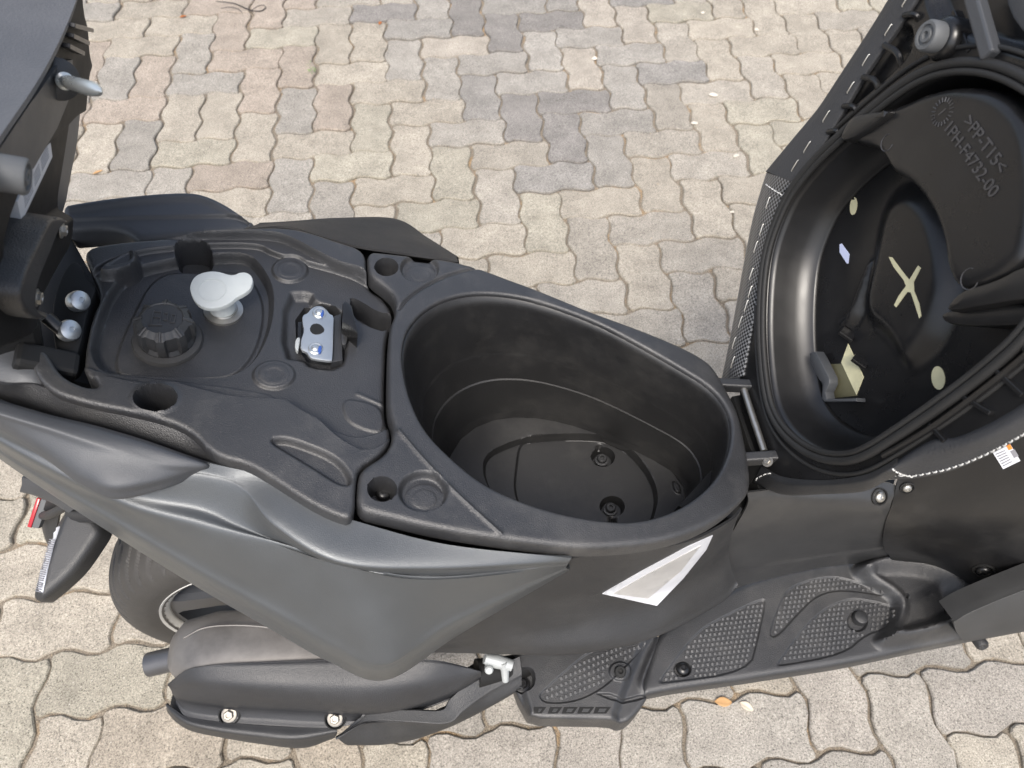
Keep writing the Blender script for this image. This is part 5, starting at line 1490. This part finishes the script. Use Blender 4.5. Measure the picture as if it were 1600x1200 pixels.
Fs.append(shift(Fs[-1], (.03, .02, .02)))
front_roll = loft('cover_front', Fs, 'carbonfine' if 'carbonfine' in MT else 'dark', seat, nu=50, nv=24, thick=.003)
stitches('seam_stitching', front_roll, [(1212, 739), (1196, 741), (1184, 746), (1180, 753)], 5)
cush_st = SP.sts([(1150, 590), (1175, 450), (1205, 340), (1262, 240), (1347, 112), (1440, -20), (1560, -140), (1700, -150), (1860, -60), (1930, 120), (1930, 260), (1850, 360), (1730, 480), (1600, 570), (1500, 625), (1400, 660), (1300, 680), (1225, 680), (1190, 660), (1165, 620)], 0)
V, f = prism_vf(SP, chaikin(cush_st, 2), -.15, -.062, .004); mk('cushion', V, f, 'fabric', seat)

# ================================================================== RAISED PILLION SEAT
PP = PILL
pb = [(116, 352), (115, 312), (117, 300), (127, 237), (136, 175), (140, 120), (147, 103), (141, 85), (139, 42), (131, 15), (130, -30), (111, 25), (82, 85), (50, 140), (0, 213), (-60, 310), (-150, 480), (-40, 560), (20, 540), (60, 520), (60, 480), (90, 420), (112, 385)]
pil = panel('pillion_seat', PP, pb, [
      Feat([(20, 250), (60, 220), (110, 170), (132, 180), (122, 260), (112, 320), (60, 350), (10, 400), (-40, 400)], -.014, .010)], 'dull', scooter, res=.005, edge_r=.004, skirt=.03, rnd=1)
for a_, b_ in (((108, 38), (138, 46)), ((106, 54), (132, 66)), ((100, 70), (124, 82))):
    bar('seat_rib', PP.hit(*a_, .004), PP.hit(*b_, .004), .004, .010, 'black', pil, up=PP.n)
decal('flange_sheen', pil, [(108, 92), (108, 140), (84, 198), (46, 262), (-10, 300), (-10, 235), (38, 165), (88, 95)], 'rail', pil, lift=.003, step=8)  # grey strip laid on the flange for the reflection on the black base
prism('pillion_label', PP, [(77, 208), (82, 245), (34, 347), (27, 315)], -.014, -.002, 'label', pil, bev=0, round_=0)
pr = Bag()
for k in range(5):
    t = .2 + k * .15
    a0 = np.array([76, 216]) * (1 - t) + np.array([80, 244]) * t; b0 = np.array([32, 312]) * (1 - t) + np.array([36, 338]) * t
    for s0, s1 in ((.06, .3), (.36, .55), (.62, .9)):
        V, f = tube_vf([PP.hit(*(a0 * (1 - s0) + b0 * s0), -.0018), PP.hit(*(a0 * (1 - s1) + b0 * s1), -.0018)], .0003, 4); pr.add(V, f)
pr.build('label_print', 'print', pil, kind='stuff')
p = PP.hit(92, 124, .004); q_ = PP.hit(158, 143, .055); d = nrm(q_ - p); Lp = np.linalg.norm(q_ - p)
lathe('seat_striker', p, d, [(.0042, -.004), (.0042, .007), (.0060, .008), (.0060, .017), (.0074, .018), (.0074, .0205), (.0050, .022), (.0045, .030), (.0058, .033), (.0060, Lp - .026), (.0048, Lp - .012), (.0024, Lp - .003), (.0006, Lp)], 'zinclight', pil, 24)
lathe('striker_base', p, d, [(.018, -.008), (.018, -.001), (.012, .002), (.006, .003)], 'dark', pil, 24)
p = PP.hit(-8, 268, .004)
lathe('rubber_damper', p, PP.n, [(.0128, -.006), (.0130, .0), (.0130, .018), (.0118, .020), (.0095, .020), (.0090, .018), (.0062, .018), (.0055, .020), (.003, .020), (.0025, .018), (.0001, .018)], 'rubbergrey', pil, 32)
# cushion side, close to the camera
cu = [PP.hit(u, v, .004) for u, v in [(-60, 310), (0, 213), (50, 140), (82, 85), (110, 25), (128, -30), (140, -90)]]
C1 = [np.asarray(c) + np.array(o) for c, o in zip(cu, [(0, 0, 0)] * 7)]
C2 = shift(C1, -PP.n * .012 - np.array([0, .012, 0]))
C3 = shift(C1, -PP.n * .045 - np.array([0, .026, 0])); C4 = shift(C1, -PP.n * .085 - np.array([0, .016, 0])); C5 = shift(C1, -PP.n * .11 + np.array([0, .03, 0]))
loft('pillion_cushion', [C1, C2, C3, C4, C5], 'vinyl', pil, nu=40, nv=30, thick=.004)
V, f = prism_vf(PP, chaikin(PP.sts([(105, 330), (112, 290), (124, 230), (130, 170), (134, 110), (128, 60), (118, 45), (98, 95), (64, 160), (14, 235), (-44, 330), (-120, 480), (-40, 530), (20, 510), (60, 470)], -.03), 1), -.10, -.031, .01)
mk('pillion_foam', V, f, 'vinyl', pil)
# hinge casting
c2 = lambda x_, y_: (x_ / 4, 250 + y_ / 4)
HG = Plane(PP.hit(80, 430, .004), PP.e1, PP.e2)
ho = [c2(*q) for q in [(300, 400), (340, 355), (420, 365), (458, 420), (468, 560), (440, 640), (370, 740), (345, 850), (340, 960), (280, 1000), (200, 990), (135, 900), (130, 800), (180, 650), (245, 520)]]
hi_ = [c2(*q) for q in [(340, 420), (400, 385), (440, 430), (452, 560), (400, 650), (340, 760), (320, 930), (270, 970), (200, 940), (180, 860), (210, 740), (275, 590)]]
casting = panel('hinge_casting', HG, ho, [Feat(hi_, -.026, .004, wref=-.004)], 'dark', scooter, res=.0028, edge_r=.003, skirt=.03, base=.014)
for a_, b_ in (((300, 560), (435, 600)), ((255, 690), (355, 735)), ((245, 720), (318, 890)), ((325, 590), (372, 690)), ((215, 880), (325, 920))):
    q0, _ = on(casting, *c2(*a_), .002); q1, _ = on(casting, *c2(*b_), .002)
    if q0 is not None and q1 is not None: bar('casting_rib', q0 + HG.n * .008, q1 + HG.n * .008, .003, .022, 'dark', casting, up=HG.n)
for q in ((395, 440), (238, 862)):
    bolt(HG.hit(*c2(*q), .0), HG.n, .0065, 'steel', casting, name='hinge_bolt', kind='hex')
BP = Plane(dk(125, 490, -.012), (.25, .1, .95), (0, 1, 0))
plate = prism('hinge_plate', DECK, [(95, 430), (118, 400), (140, 440), (152, 450), (138, 478), (122, 560), (100, 575), (85, 545), (80, 480)], -.050, -.022, 'void', scooter, bev=.002)
for u, v in ((124, 470), (109, 516)):
    p = DECK.hit(u, v, -.012)
    lathe('plate_bolt', p, (.75, -.35, .55), [(.0115, -.008), (.0118, .0), (.0105, .0035), (.007, .0055), (.003, .006), (.0026, .0045), (.0001, .0045)], 'zinc', plate, 28)
tube('seat_spring', [dk(72, 495, .0), dk(92, 512, -.01), dk(104, 522, -.015)], .007, 'black', scooter, n=12)
bar('hinge_bracket', dk(20, 560, -.004), dk(120, 580, -.03), .03, .03, 'void', scooter)
bar('hinge_bracket', dk(-40, 520, .01), dk(60, 505, .0), .05, .05, 'void', scooter)

# ================================================================== LITTER ON THE PAVEMENT
def leaf(name, u, v, L, Wd, rot, mat, label, curl=.25, z=.003):
    c = at(u, v, z); V = []; f = []
    ns, nw = 8, 4
    for i in range(ns + 1):
        t = i / ns; w = Wd * math.sin(math.pi * min(1, t * .96 + .02)) ** .8
        for j in range(nw + 1):
            s = (j / nw - .5) * 2
            xx, yy = (t - .5) * L, s * w / 2
            zz = curl * abs(s) ** 1.5 * w * .5 + .12 * L * math.sin(t * 3.0) * curl + .0006 * math.sin(9 * t + 5 * s)
            V.append((c[0] + xx * math.cos(rot) - yy * math.sin(rot), c[1] + xx * math.sin(rot) + yy * math.cos(rot), c[2] + zz))
    for i in range(ns):
        for j in range(nw):
            a = i * (nw + 1) + j; f.append((a, a + 1, a + nw + 2, a + nw + 1))
    o = mk(name, V, f, mat)
    m = o.modifiers.new('thickness', 'SOLIDIFY'); m.thickness = .0006
    return thing(o, label, 'leaf')
leaf('dry_leaf', 286, 26, .022, .012, .2, 'leafred', 'small rusty brown dry leaf on the paving right of the striker pin')
leaf('dry_leaf', 153, 269, .028, .009, .5, 'leaftan', 'narrow tan dry leaf lying on the paving just behind the far grab rail')
leaf('dry_leaf', 1130, 1097, .030, .017, -.2, 'leaftan', 'orange tan dry leaf on the paving below the floorboard beside a pale crumpled one')
leaf('dry_leaf', 1166, 1104, .026, .014, -.7, 'leafpale', 'pale crumpled dry leaf on the paving beside an orange tan leaf', curl=.5)
leaf('leaf_fragment', 594, 36, .020, .012, 1.2, 'leafred', 'rusty leaf fragment caught in a joint near the top of the paving')
b = Bag()
for k in range(26):
    a_ = RNG.uniform(0, 6.28); r_ = RNG.uniform(0, .012); c = at(488, 113, 0) + np.array([r_ * math.cos(a_), r_ * math.sin(a_), RNG.uniform(.002, .010)])
    d = nrm([math.cos(a_), math.sin(a_), RNG.uniform(.1, .9)]); s_ = nrm(np.cross(d, (0, 0, 1))); L = RNG.uniform(.004, .007)
    b.add([c, c + d * L * .5 + s_ * L * .28, c + d * L + np.array([0, 0, -.001]), c + d * L * .5 - s_ * L * .28], [(0, 1, 2, 3)])
for k in range(8):
    c = at(484 + RNG.uniform(-3, 3), 100 + RNG.uniform(-8, 6), .003); d = nrm([RNG.normal(), RNG.normal(), .3]); s_ = nrm(np.cross(d, (0, 0, 1))); L = .005
    b.add([c, c + d * L * .5 + s_ * L * .25, c + d * L, c + d * L * .5 - s_ * L * .25], [(0, 1, 2, 3)])
thing(b.build('weed', 'weed', None), 'tiny bright green weed sprouting from a paving joint', 'weed')
twig = tube('twig', [at(337, 2, .004), at(352, 3, .006), at(368, 6, .004), at(384, 13, .004), at(396, 17, .005), at(408, 17, .006), at(415, 12, .006), at(411, 8, .005), at(402, 10, .005), at(392, 17, .003)], [.0010, .0013, .0016, .0020, .0022, .0018, .0014, .0012, .0011, .0008], 'twig', None, n=7)
thing(twig, 'thin dark curled twig lying on the paving near its top edge', 'twig')
twig2 = tube('twig', [at(345, 13, .003), at(360, 11, .005), at(372, 14, .005), at(379, 21, .004)], [.0008, .0011, .0011, .0008], 'twig', None, n=6)
thing(twig2, 'short dark twig lying just below the curled one', 'twig')
PB = [((929, 91), .010, 'white oval pebble on the dark stained paving beside a pale block'), ((1182, 46), .009, 'pale round pebble in a joint left of the raised seat near the top'),
      ((1115, 148), .013, 'largest pale flat stone chip on the paving left of the raised seat'), ((1085, 192), .010, 'pale chip stone on the light paving just below the largest chip'),
      ((1150, 243), .009, 'cream pebble in the paving nearest to the stitched seat corner'), ((1098, 20), .009, 'pale pebble near the top edge beside a grey block'),
      ((1144, 331), .006, 'small pale pebble on the paving beside the carbon look seat edge')]
for (u, v), r, lab in PB:
    V = []; f = []; c = at(u, v, .001); nu_, nv_ = 10, 6; ph = RNG.uniform(0, 6, 4)
    for i in range(nv_ + 1):
        th = math.pi * i / nv_
        for k in range(nu_):
            t = 2 * math.pi * k / nu_; rr = r * (1 + .18 * math.sin(2 * t + ph[0]) + .12 * math.sin(3 * t + ph[1] + th))
            V.append(c + np.array([rr * math.sin(th) * math.cos(t), rr * .75 * math.sin(th) * math.sin(t), .35 * rr * math.cos(th)]))
    for i in range(nv_):
        for k in range(nu_): f.append((i * nu_ + k, (i + 1) * nu_ + k, (i + 1) * nu_ + (k + 1) % nu_, i * nu_ + (k + 1) % nu_))
    thing(mk('pebble', V, f, 'pebble'), lab, 'pebble', 'pebbles scattered on the paving')
